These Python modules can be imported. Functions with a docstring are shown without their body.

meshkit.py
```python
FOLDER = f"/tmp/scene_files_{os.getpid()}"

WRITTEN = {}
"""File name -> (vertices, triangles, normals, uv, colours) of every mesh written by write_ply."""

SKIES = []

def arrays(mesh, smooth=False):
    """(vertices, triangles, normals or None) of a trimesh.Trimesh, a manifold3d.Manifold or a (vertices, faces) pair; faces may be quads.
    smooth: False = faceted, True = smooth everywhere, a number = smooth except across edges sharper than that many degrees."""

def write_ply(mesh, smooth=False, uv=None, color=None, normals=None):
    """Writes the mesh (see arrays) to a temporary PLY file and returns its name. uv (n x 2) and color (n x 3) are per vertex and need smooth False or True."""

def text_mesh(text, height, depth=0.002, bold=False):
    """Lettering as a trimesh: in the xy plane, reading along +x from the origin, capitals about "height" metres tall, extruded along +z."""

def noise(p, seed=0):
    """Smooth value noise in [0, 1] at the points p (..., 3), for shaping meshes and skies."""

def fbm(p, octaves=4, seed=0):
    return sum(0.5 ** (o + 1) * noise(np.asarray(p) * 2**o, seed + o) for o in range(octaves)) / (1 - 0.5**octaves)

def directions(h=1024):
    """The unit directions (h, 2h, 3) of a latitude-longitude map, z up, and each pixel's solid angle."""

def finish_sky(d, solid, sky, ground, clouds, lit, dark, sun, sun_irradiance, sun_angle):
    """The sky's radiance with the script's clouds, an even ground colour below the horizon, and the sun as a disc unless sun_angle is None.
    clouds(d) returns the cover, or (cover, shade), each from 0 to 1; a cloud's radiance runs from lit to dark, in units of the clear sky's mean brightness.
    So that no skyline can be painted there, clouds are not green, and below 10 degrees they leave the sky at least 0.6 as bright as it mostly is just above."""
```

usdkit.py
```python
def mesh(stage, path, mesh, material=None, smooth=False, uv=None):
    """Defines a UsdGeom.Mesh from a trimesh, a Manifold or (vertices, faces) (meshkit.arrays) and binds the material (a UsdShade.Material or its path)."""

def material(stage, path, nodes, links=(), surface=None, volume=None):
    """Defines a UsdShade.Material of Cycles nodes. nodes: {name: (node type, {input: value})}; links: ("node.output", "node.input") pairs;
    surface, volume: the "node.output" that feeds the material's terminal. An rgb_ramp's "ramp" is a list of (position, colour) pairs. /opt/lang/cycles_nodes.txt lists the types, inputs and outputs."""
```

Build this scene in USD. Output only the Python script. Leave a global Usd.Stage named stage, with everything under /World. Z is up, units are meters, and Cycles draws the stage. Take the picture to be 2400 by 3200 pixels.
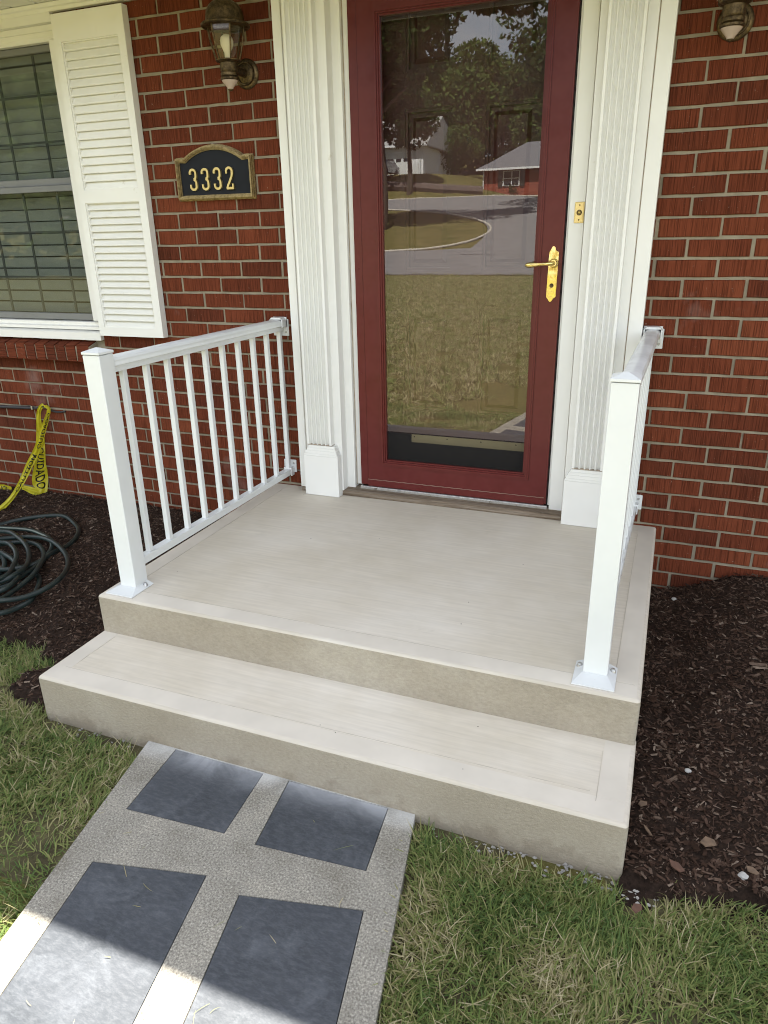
import math, random
import numpy as np
import trimesh
from shapely.geometry import Polygon, LineString, box as sbox, Point
from shapely.ops import unary_union
from shapely import affinity
from pxr import Usd, UsdGeom, UsdLux, UsdShade, Gf, Sdf, Vt
import usdkit, meshkit

stage = Usd.Stage.CreateInMemory()
UsdGeom.SetStageUpAxis(stage, UsdGeom.Tokens.z)
UsdGeom.SetStageMetersPerUnit(stage, 1.0)
world = UsdGeom.Xform.Define(stage, '/World')
stage.SetDefaultPrim(world.GetPrim())
UsdGeom.Scope.Define(stage, '/World/Looks')
rng = np.random.default_rng(7)
random.seed(7)

# ------------------------------------------------------------------ camera, sky, sun, exposure
EXPOSURE = 2.75
SUN_EL, SUN_ROT = math.radians(60), math.radians(8)      # direction towards the sun, rotation = atan2(x, y)
SKY, SUN = 0.06, 1.0
cam = UsdGeom.Camera.Define(stage, '/World/camera')
cam.CreateFocalLengthAttr(22.30054); cam.CreateHorizontalApertureAttr(24.0); cam.CreateVerticalApertureAttr(32.0)
cam.CreateExposureAttr(EXPOSURE)
cam.CreateClippingRangeAttr(Gf.Vec2f(0.05, 2000))
CR = np.array([[0.93160949, 0.36300867, -0.01812372], [0.11593111, -0.34404046, -0.93177043], [-0.34447604, 0.86594507, -0.36259536]])
CP = np.array([0.85444802, -3.00510321, 1.45894489])
m4 = np.eye(4); m4[0, :3], m4[1, :3], m4[2, :3], m4[3, :3] = CR[0], -CR[1], -CR[2], CP
cam.AddTransformOp().Set(Gf.Matrix4d(*m4.ravel().tolist()))

def material(name, nodes, links=(), surface=None):
    return usdkit.material(stage, '/World/Looks/' + name, nodes, links, surface=surface)

skymat = material('sky_look', {
    'sky': ('sky_texture', {'sky_type': 'single_scattering', 'sun_disc': False, 'sun_elevation': SUN_EL, 'sun_rotation': SUN_ROT, 'altitude': 300.0, 'air_density': 1.0, 'aerosol_density': 1.6, 'ozone_density': 1.0}),
    'tc': ('texture_coordinate', {}),
    'mp': ('mapping', {'scale': (1.0, 1.0, 2.2)}),
    'nz': ('noise_texture', {'scale': 2.6, 'detail': 7.0, 'roughness': 0.6}),
    'rp': ('rgb_ramp', {'ramp': [(0.0, (0.3, 0.3, 0.3)), (0.44, (0.34, 0.34, 0.34)), (0.66, (0.85, 0.85, 0.85)), (1.0, (0.95, 0.95, 0.95))]}),
    'mx': ('mix_color', {'use_clamp': False, 'b': (6.3, 6.15, 5.85)}),
    'bg': ('background_shader', {'strength': SKY})},
    [('tc.generated', 'mp.vector'), ('mp.vector', 'nz.vector'), ('nz.fac', 'rp.fac'), ('rp.color', 'mx.fac'), ('sky.color', 'mx.a'), ('mx.result', 'bg.color')], surface='bg.background')
dome = UsdLux.DomeLight.Define(stage, '/World/sky')
UsdShade.MaterialBindingAPI.Apply(dome.GetPrim()).Bind(skymat)
dome.GetPrim().SetCustomDataByKey('kind', 'structure')
sun = UsdLux.DistantLight.Define(stage, '/World/sun')
sun.CreateNormalizeAttr(True); sun.CreateIntensityAttr(SUN); sun.CreateAngleAttr(0.53); sun.CreateColorAttr(Gf.Vec3f(1.0, 0.95, 0.86))
sd = np.array([math.cos(SUN_EL) * math.sin(SUN_ROT), math.cos(SUN_EL) * math.cos(SUN_ROT), math.sin(SUN_EL)])
xa = np.cross([0, 0, 1], sd); xa /= np.linalg.norm(xa); ya = np.cross(sd, xa)
m4 = np.eye(4); m4[0, :3], m4[1, :3], m4[2, :3] = xa, ya, sd
sun.AddTransformOp().Set(Gf.Matrix4d(*m4.ravel().tolist()))

# ------------------------------------------------------------------ scene helpers
used = {}
def numbered(parent, name):
    k = (parent, name); n = used.get(k, 0); used[k] = n + 1
    return name if n == 0 else f'{name}_{n:03d}'
def tag(prim, label=None, category=None, group=None, kind=None):
    for k, v in (('label', label), ('category', category), ('group', group), ('kind', kind)):
        if v: prim.SetCustomDataByKey(k, v)
    return prim
base = {}
def thing(name, label, category, loc=(0, 0, 0), group=None, kind=None):
    path = '/World/' + numbered('/World', name)
    x = UsdGeom.Xform.Define(stage, path); x.AddTranslateOp().Set(Gf.Vec3d(*map(float, loc)))
    base[path] = np.array(loc, float)
    return tag(x.GetPrim(), label, category, group, kind)
def cat(meshes):
    return trimesh.util.concatenate([m for m in meshes]) if isinstance(meshes, (list, tuple)) and not isinstance(meshes[0], np.ndarray) else meshes
def set_rnd(g, n, stride):
    r = np.random.default_rng(n)
    a = np.repeat(r.random(n // stride + 1), stride)[:n].astype(np.float32)
    UsdGeom.PrimvarsAPI(g).CreatePrimvar('rnd', Sdf.ValueTypeNames.FloatArray, 'vertex').Set(Vt.FloatArray.FromNumpy(a))
def part(parent, name, mesh, mat, smooth=False, label=None, kind=None, stride=0):
    """One Mesh under a thing or part; the mesh is given in world coordinates."""
    pp = str(parent.GetPath()) if parent else '/World'
    path = pp + '/' + numbered(pp, name)
    off = base.get(pp, np.zeros(3)); base[path] = off
    v, f, n = meshkit.arrays(cat(mesh), smooth)
    m = trimesh.Trimesh(v - off, f, process=False)
    g = UsdGeom.Mesh.Define(stage, path)
    g.CreatePointsAttr(Vt.Vec3fArray.FromNumpy((v - off).astype(np.float32)))
    g.CreateFaceVertexCountsAttr(Vt.IntArray.FromNumpy(np.full(len(f), 3, np.int32)))
    g.CreateFaceVertexIndicesAttr(Vt.IntArray.FromNumpy(f.astype(np.int32).ravel()))
    g.CreateSubdivisionSchemeAttr('none')
    if n is not None:
        g.CreateNormalsAttr(Vt.Vec3fArray.FromNumpy(n.astype(np.float32))); g.SetNormalsInterpolation('vertex')
    if stride: set_rnd(g, len(v), stride)
    UsdShade.MaterialBindingAPI.Apply(g.GetPrim()).Bind(mat)
    return tag(g.GetPrim(), label, None, None, kind)
def single(name, label, category, mesh, mat, smooth=False, group=None, kind=None, stride=0):
    p = part(None, name, mesh, mat, smooth, stride=stride); return tag(p, label, category, group, kind)
def copy_of(src, loc, label, group=None, rz=0.0):
    name = src.GetName()
    import re
    name = re.sub(r'_\d{3}$', '', name)
    path = '/World/' + numbered('/World', name)
    x = UsdGeom.Xform.Define(stage, path); p = x.GetPrim()
    p.GetReferences().AddInternalReference(src.GetPath())
    UsdGeom.Xformable(p).ClearXformOpOrder()
    x2 = UsdGeom.Xformable(p)
    op = x2.GetTranslateOp() if hasattr(x2, 'GetTranslateOp') else None
    p.CreateAttribute('xformOp:translate', Sdf.ValueTypeNames.Double3).Set(Gf.Vec3d(*map(float, loc)))
    if rz:
        p.CreateAttribute('xformOp:rotateZ', Sdf.ValueTypeNames.Float).Set(float(rz))
        p.CreateAttribute('xformOpOrder', Sdf.ValueTypeNames.TokenArray).Set(['xformOp:translate', 'xformOp:rotateZ'])
    else:
        p.CreateAttribute('xformOpOrder', Sdf.ValueTypeNames.TokenArray).Set(['xformOp:translate'])
    p.SetInstanceable(True)
    return tag(p, label, src.GetCustomDataByKey('category'), group)

def bx(x0, x1, y0, y1, z0, z1, r=0.0, seg=1):
    """A box; r rounds (seg > 1) or chamfers its edges."""
    lo, hi = np.array([x0, y0, z0], float), np.array([x1, y1, z1], float)
    if r <= 0:
        m = trimesh.creation.box(extents=hi - lo); m.apply_translation((lo + hi) / 2); return m
    a = np.linspace(0, math.pi / 2, seg + 1)
    pts = []
    for i in a:
        for j in a:
            pts.append((math.cos(i) * math.cos(j), math.cos(i) * math.sin(j), math.sin(i)))
    if seg == 1: pts = [(1, 0, 0), (0, 1, 0), (0, 0, 1)]
    pts = np.array(pts) * r
    out = []
    for sx in (-1, 1):
        for sy in (-1, 1):
            for sz in (-1, 1):
                s = np.array([sx, sy, sz]); c = np.where(s > 0, hi - r, lo + r)
                out.append(c + pts * s)
    return trimesh.convex.convex_hull(np.vstack(out))
def extr(poly, lo, hi, axis):
    """Extrude a 2-D polygon. axis 'z': polygon in xy; 'y': polygon in (x, z) from y=lo to hi; 'x': polygon in (y, z)."""
    polys = getattr(poly, 'geoms', [poly])
    ms = []
    for pg in polys:
        if pg.is_empty or pg.area < 1e-9: continue
        m = trimesh.creation.extrude_polygon(pg, hi - lo, engine='earcut')
        v = m.vertices.copy()
        if axis == 'z': w = np.c_[v[:, 0], v[:, 1], v[:, 2] + lo]; f = m.faces
        elif axis == 'y': w = np.c_[v[:, 0], v[:, 2] + lo, v[:, 1]]; f = m.faces[:, ::-1]
        else: w = np.c_[v[:, 2] + lo, v[:, 0], v[:, 1]]; f = m.faces
        ms.append(trimesh.Trimesh(w, f, process=False))
    return cat(ms)
def frames(P):
    P = np.asarray(P, float); T = np.gradient(P, axis=0); T /= np.linalg.norm(T, axis=1)[:, None] + 1e-12
    N = [np.cross(T[0], [0, 0, 1.0]) if abs(T[0][2]) < .95 else np.cross(T[0], [1.0, 0, 0])]
    N[0] /= np.linalg.norm(N[0])
    for t in T[1:]:
        n = N[-1] - t * np.dot(N[-1], t); N.append(n / (np.linalg.norm(n) + 1e-12))
    N = np.array(N); return T, N, np.cross(T, N)
def tube(P, r, n=8, a0=0.0, a1=None, cap=True):
    P = np.asarray(P, float); r = np.broadcast_to(np.asarray(r, float), (len(P),))
    T, N, B = frames(P)
    full = a1 is None
    a = np.linspace(0, 2 * math.pi, n, endpoint=False) if full else np.linspace(a0, a1, n)
    V = P[:, None] + r[:, None, None] * (np.cos(a)[None, :, None] * N[:, None] + np.sin(a)[None, :, None] * B[:, None])
    F = []
    m = len(P); k = n if full else n - 1
    i = np.arange(m - 1)[:, None] * n; j = np.arange(k)[None]
    a_, b_ = i + j, i + (j + 1) % n
    F = np.concatenate([np.stack([a_, b_, b_ + n], -1).reshape(-1, 3), np.stack([a_, b_ + n, a_ + n], -1).reshape(-1, 3)])
    V = V.reshape(-1, 3)
    if full and cap:
        c0, c1 = len(V), len(V) + 1
        V = np.vstack([V, P[0], P[-1]])
        jj = np.arange(n)
        F = np.vstack([F, np.c_[np.full(n, c0), (jj + 1) % n, jj], np.c_[np.full(n, c1), (m - 1) * n + jj, (m - 1) * n + (jj + 1) % n]])
    return trimesh.Trimesh(V, F[:, ::-1] if full else F, process=False)
def spline(P, n=8, t=None):
    from scipy.interpolate import CubicSpline
    P = np.asarray(P, float); t = np.r_[0, np.cumsum(np.maximum(np.linalg.norm(np.diff(P, axis=0), axis=1), 1e-6))] if t is None else t
    return CubicSpline(t, P)(np.linspace(0, t[-1], n * (len(P) - 1) + 1))
def lathe(prof, cx, cy, n=24, axis='z'):
    """Revolve (radius, height) pairs about a vertical line at (cx, cy); axis 'y' turns it to point along -y from (cx, 0, cy)."""
    prof = np.asarray(prof, float)
    a = np.linspace(0, 2 * math.pi, n, endpoint=False)
    V = np.stack([prof[:, 0][:, None] * np.cos(a), prof[:, 0][:, None] * np.sin(a), np.repeat(prof[:, 1][:, None], n, 1)], -1)
    m = len(prof)
    i = np.arange(m - 1)[:, None] * n; j = np.arange(n)[None]
    a_, b_ = i + j, i + (j + 1) % n
    F = np.concatenate([np.stack([a_, b_, b_ + n], -1).reshape(-1, 3), np.stack([a_, b_ + n, a_ + n], -1).reshape(-1, 3)])
    V = V.reshape(-1, 3)
    if axis == 'z': V = V + [cx, cy, 0]
    else: V = np.c_[V[:, 0] + cx, -V[:, 2], V[:, 1] + cy]
    return trimesh.Trimesh(V, F, process=False)
def ball(c, r, s=1, sub=2):
    m = trimesh.creation.icosphere(sub, 1.0); m.apply_scale(np.broadcast_to(np.asarray(r, float), (3,))); m.apply_translation(c); return m
def px(u, v):
    """Camera ray through pixel (u, v) of a 2400 x 3200 picture: used only to look up measured places while building."""
    d = np.array([(u - 1200) / 2230.054, (v - 1600) / 2230.054, 1.0]) @ CR
    return d
def on(u, v, axis, val):
    d = px(u, v); return CP + d * ((val - CP[axis]) / d[axis])
def project(P):
    q = (np.atleast_2d(P) - CP) @ CR.T
    return q[:, :2] / q[:, 2:] * 2230.054 + [1200, 1600], q[:, 2]

# ------------------------------------------------------------------ materials
POS = ('geometry', {})
def noise(scale, detail=4.0, rough=0.55, **k): return ('noise_texture', {'scale': scale, 'detail': detail, 'roughness': rough, **k})
def ramp(*stops): return ('rgb_ramp', {'ramp': list(stops)})
def mapn(s, rot=(0, 0, 0), loc=(0, 0, 0)): return ('mapping', {'scale': s, 'rotation': rot, 'location': loc})
def g(v): return (v, v, v)

def paint(name, col, rough=0.4, var=0.06, scale=9.0, bump=0.0, bscale=60.0, spec=0.5, coat=0.0, dirt=None):
    a, b = np.array(col) * (1 - var), np.array(col) * (1 + var)
    nodes = {'g': POS, 'n': noise(scale, 5.0), 'r': ramp((0.3, tuple(a)), (0.7, tuple(b))), 'nb': noise(bscale, 3.0),
             'b': ('bump', {'strength': bump, 'distance': 0.002}), 'rr': ('map_range', {'from_min': 0.3, 'from_max': 0.7, 'to_min': max(0.02, rough - 0.08), 'to_max': rough + 0.08}),
             'p': ('principled_bsdf', {'specular_ior_level': spec, 'coat_weight': coat})}
    links = [('g.position', 'n.vector'), ('g.position', 'nb.vector'), ('n.fac', 'r.fac'), ('n.fac', 'rr.value'), ('rr.result', 'p.roughness'), ('nb.fac', 'b.height'), ('b.normal', 'p.normal')]
    if not bump: links = links[:-2]; links = [l for l in links if l[1] != 'nb.vector']; nodes.pop('b'); nodes.pop('nb')
    if dirt:
        nodes['nd'] = noise(dirt[1], 6.0, 0.7); nodes['rd'] = ramp((dirt[2], g(0)), (dirt[2] + 0.08, g(1)))
        nodes['md'] = ('mix_color', {'b': dirt[0]})
        links += [('g.position', 'nd.vector'), ('nd.fac', 'rd.fac'), ('rd.color', 'md.fac'), ('r.color', 'md.a'), ('md.result', 'p.base_color')]
    else: links += [('r.color', 'p.base_color')]
    return material(name, nodes, links, 'p.BSDF')
def metal(name, col, rough=0.3, tarnish=None, scale=25.0, lo=0.45, hi=0.62, bump=0.05):
    t = tarnish or tuple(np.array(col) * 0.7)
    return material(name, {'g': POS, 'n': noise(scale, 6.0, 0.65), 'r': ramp((lo, col), (hi, t)), 'rr': ('map_range', {'from_min': lo, 'from_max': hi, 'to_min': rough, 'to_max': min(0.8, rough + 0.25)}),
                           'b': ('bump', {'strength': bump, 'distance': 0.001}), 'p': ('principled_bsdf', {'metallic': 1.0})},
                    [('g.position', 'n.vector'), ('n.fac', 'r.fac'), ('r.color', 'p.base_color'), ('n.fac', 'rr.value'), ('rr.result', 'p.roughness'), ('n.fac', 'b.height'), ('b.normal', 'p.normal')], 'p.BSDF')

def brick_mat(name, groove):
    return material(name, {
        'g': POS, 'o': ('object_info', {}),
        'mp': mapn(groove), 'ng': noise(1.0, 2.5, 0.5), 'n1': noise(5.0, 4.0), 'n2': noise(90.0, 4.0, 0.7), 'n3': noise(2.3, 5.0, 0.6),
        'rc': ramp((0.0, (0.085, 0.027, 0.0155)), (0.3, (0.128, 0.034, 0.0175)), (0.7, (0.163, 0.044, 0.0215)), (1.0, (0.215, 0.065, 0.031))),
        'ad': ('math', {'math_type': 'multiply_add', 'value2': 0.7, 'value3': -0.2}), 'ad2': ('math', {'math_type': 'multiply_add', 'value2': 0.6}),
        'rg': ramp((0.31, g(0.2)), (0.50, g(1.0))), 'mg': ('mix_color', {'blend_type': 'multiply', 'fac': 0.55}),
        'rs': ramp((0.63, g(0)), (0.78, g(0.32))), 'ms': ('mix_color', {'b': (0.42, 0.36, 0.33)}),
        'ru': ramp((0.66, g(0)), (0.72, g(0.55))), 'mu': ('mix_color', {'b': (0.50, 0.42, 0.34)}),
        'hb': ('math', {'math_type': 'multiply_add', 'value2': 0.25}),
        'b': ('bump', {'strength': 0.9, 'distance': 0.0035}),
        'p': ('principled_bsdf', {'roughness': 0.9, 'specular_ior_level': 0.06})},
        [('g.position', 'mp.vector'), ('mp.vector', 'ng.vector'), ('g.position', 'n1.vector'), ('g.position', 'n2.vector'), ('g.position', 'n3.vector'),
         ('n1.fac', 'ad.value1'), ('o.random', 'ad2.value1'), ('ad.value', 'ad2.value3'), ('ad2.value', 'rc.fac'), ('ng.fac', 'rg.fac'), ('rc.color', 'mg.a'), ('rg.color', 'mg.b'),
         ('n3.fac', 'rs.fac'), ('mg.result', 'ms.a'), ('rs.color', 'ms.fac'), ('n2.fac', 'ru.fac'), ('ms.result', 'mu.a'), ('ru.color', 'mu.fac'), ('mu.result', 'p.base_color'),
         ('n2.fac', 'hb.value1'), ('rg.color', 'hb.value3'), ('hb.value', 'b.height'), ('b.normal', 'p.normal')], 'p.BSDF')
M = {}
M['brick'] = brick_mat('brick_look', (270.0, 2.0, 7.0))
M['rowlock'] = brick_mat('sill_brick_look', (6.0, 2.0, 270.0))
M['far_brick'] = paint('far_brick_look', (0.30, 0.075, 0.045), 0.85, 0.12, 3.0)
M['mortar'] = paint('mortar_look', (0.26, 0.225, 0.165), 0.9, 0.22, 14.0, 0.6, 240.0, 0.2, dirt=((0.2, 0.16, 0.12), 5.0, 0.6))
M['white'] = paint('white_trim_look', (0.77, 0.77, 0.735), 0.42, 0.015, 5.0, 0.0, 40.0, 0.4, dirt=((0.62, 0.60, 0.52), 11.0, 0.68))
M['whitemetal'] = paint('white_railing_look', (0.66, 0.68, 0.675), 0.3, 0.02, 6.0, 0.0, 90.0, 0.5, dirt=((0.55, 0.55, 0.52), 22.0, 0.68))
M['shutter'] = paint('shutter_look', (0.78, 0.78, 0.74), 0.5, 0.02, 5.0, 0.0, 220.0, 0.4, dirt=((0.62, 0.60, 0.52), 9.0, 0.66))
M['caulk'] = paint('caulk_look', (0.36, 0.30, 0.23), 0.8, 0.3, 30.0, 0.4, 120.0)
M['red'] = paint('storm_door_red_look', (0.092, 0.013, 0.012), 0.33, 0.07, 8.0, 0.0, 60.0, 0.38, dirt=((0.30, 0.16, 0.15), 60.0, 0.76))
M['darkred'] = paint('entry_door_look', (0.052, 0.016, 0.014), 0.45, 0.1, 8.0)
M['nearblack'] = paint('near_black_look', (0.02, 0.017, 0.015), 0.5, 0.2, 20.0)  # near-black, for the lower entry door band and the ranch house shutters
M['black'] = paint('black_gap_look', (0.012, 0.011, 0.01), 0.7, 0.2, 20.0)
M['kick'] = paint('kick_plate_look', (0.86, 0.74, 0.40), 0.3, 0.05, 6.0)
M['steel'] = metal('screw_steel_look', (0.55, 0.55, 0.55), 0.3)
M['alu'] = metal('threshold_metal_look', (0.62, 0.61, 0.58), 0.4)
M['brass'] = metal('polished_brass_look', (0.83, 0.66, 0.27), 0.09, (0.62, 0.46, 0.13), 38.0, 0.5, 0.62, 0.03)
M['oldbrass'] = metal('aged_brass_look', (0.16, 0.115, 0.06), 0.42, (0.06, 0.044, 0.028), 60.0, 0.38, 0.62, 0.1)
M['plaquebrass'] = metal('plaque_brass_look', (0.36, 0.285, 0.155), 0.45, (0.22, 0.17, 0.09), 70.0, 0.4, 0.65, 0.1)
M['digit'] = metal('brass_digit_look', (0.78, 0.63, 0.30), 0.35, (0.62, 0.48, 0.21), 16.0, 0.45, 0.7)
M['plaqueblack'] = paint('plaque_field_look', (0.010, 0.012, 0.017), 0.6, 0.2, 30.0, 0.0, 300.0, 0.2)
M['screen'] = paint('window_sash_look', (0.115, 0.12, 0.125), 0.5, 0.08, 12.0)
M['sashgrey'] = paint('grey_sash_look', (0.17, 0.175, 0.175), 0.45, 0.06, 12.0)
M['blind'] = paint('blind_look', (0.66, 0.68, 0.63), 0.6, 0.05, 8.0)
M['sensor'] = paint('sensor_lens_look', (0.42, 0.33, 0.27), 0.4, 0.03)
M['bulb'] = paint('bulb_look', (0.8, 0.8, 0.78), 0.3, 0.02)
M['cable'] = paint('cable_look', (0.022, 0.022, 0.024), 0.5, 0.2, 20.0)
M['hose'] = paint('hose_look', (0.011, 0.020, 0.018), 0.42, 0.2, 30.0)
M['hosestripe'] = paint('hose_stripe_look', (0.16, 0.19, 0.155), 0.55, 0.2, 60.0)
M['tapeblack'] = paint('tape_print_look', (0.015, 0.015, 0.013), 0.45, 0.1)
M['stone'] = paint('white_stone_look', (0.40, 0.39, 0.37), 0.8, 0.1, 60.0, 0.6, 150.0)
M['rubble'] = paint('rubble_look', (0.30, 0.285, 0.26), 0.9, 0.3, 25.0, 0.8, 150.0)
M['tanwood'] = paint('pale_wood_chip_look', (0.14, 0.092, 0.058), 0.8, 0.3, 60.0, 0.5, 120.0)
M['dark_chip'] = paint('red_brown_chip_look', (0.10, 0.05, 0.032), 0.8, 0.3, 60.0, 0.5, 120.0)
M['room'] = paint('dim_room_look', (0.18, 0.17, 0.15), 0.8, 0.1)
M['roof'] = paint('roof_shingle_look', (0.13, 0.13, 0.14), 0.9, 0.25, 8.0, 0.5, 40.0)
M['roofpale'] = paint('pale_roof_look', (0.30, 0.30, 0.29), 0.9, 0.2, 6.0)
M['siding'] = paint('white_siding_look', (0.72, 0.73, 0.74), 0.6, 0.04, 1.0)
M['carpaint'] = paint('car_paint_look', (0.015, 0.016, 0.02), 0.12, 0.05, 2.0, coat=0.6)
M['carglass'] = paint('car_glass_look', (0.02, 0.025, 0.03), 0.05, 0.05)
M['tyre'] = paint('tyre_look', (0.02, 0.02, 0.02), 0.8, 0.1)
M['taillamp'] = paint('tail_lamp_look', (0.25, 0.02, 0.02), 0.2, 0.05)
M['bark'] = paint('bark_look', (0.085, 0.062, 0.045), 0.9, 0.3, 12.0, 0.8, 30.0)
M['kerb'] = paint('kerb_look', (0.42, 0.39, 0.34), 0.9, 0.15, 3.0)
M['slope_band'] = paint('slope_band_look', (0.10, 0.075, 0.065), 0.9, 0.3, 3.0)  # dark tone standing for the hedge shadow on the far slope

M['tape'] = material('caution_tape_look', {'g': POS, 'n': noise(30.0, 4.0), 'r': ramp((0.3, (0.62, 0.56, 0.02)), (0.7, (0.78, 0.72, 0.05))), 'p': ('principled_bsdf', {'roughness': 0.3, 'specular_ior_level': 0.5}),
    't': ('translucent_bsdf', {}), 'm': ('mix_closure', {'fac': 0.35})},
    [('g.position', 'n.vector'), ('n.fac', 'r.fac'), ('r.color', 'p.base_color'), ('r.color', 't.color'), ('p.BSDF', 'm.closure1'), ('t.BSDF', 'm.closure2')], 'm.closure')
def pane(name, ior, tint, rough=0.0, wob=0.0):
    return material(name, {'f': ('fresnel', {'IOR': ior}), 'fb': ('math', {'math_type': 'subtract', 'value1': 1.0}), 'fm': ('math', {'math_type': 'multiply'}), 't': ('transparent_bsdf', {'color': tint}), 'gl': ('glossy_bsdf', {'color': (1, 1, 1), 'roughness': rough}), 'm': ('mix_closure', {}),
                           'g': POS, 'mp': mapn((3.0, 1.0, 1.2)), 'n': noise(1.0, 2.0), 'b': ('bump', {'strength': wob, 'distance': 0.004})},
                    [('g.backfacing', 'fb.value2'), ('fb.value', 'fm.value1'), ('f.fac', 'fm.value2'), ('fm.value', 'm.fac'), ('t.BSDF', 'm.closure1'), ('gl.BSDF', 'm.closure2'), ('g.position', 'mp.vector'), ('mp.vector', 'n.vector'), ('n.fac', 'b.height'), ('b.normal', 'gl.normal')], 'm.closure')
M['glass'] = pane('storm_glass_look', 1.95, (0.90, 0.89, 0.88), 0.0, 0.05)
M['winglass'] = pane('window_glass_look', 1.6, (0.70, 0.72, 0.71), 0.02, 0.06)
M['mesh'] = material('added_screen_look', {'t': ('transparent_bsdf', {'color': (1, 1, 1)}), 'd': ('diffuse_bsdf', {'color': (0.015, 0.014, 0.013)}), 'm': ('mix_closure', {'fac': 0.42})}, [('t.BSDF', 'm.closure1'), ('d.BSDF', 'm.closure2')], 'm.closure')  # see-through dark layer, added to darken the lower door strip
M['lampglass'] = pane('lamp_glass_look', 1.6, (0.86, 0.82, 0.70), 0.03)

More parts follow.
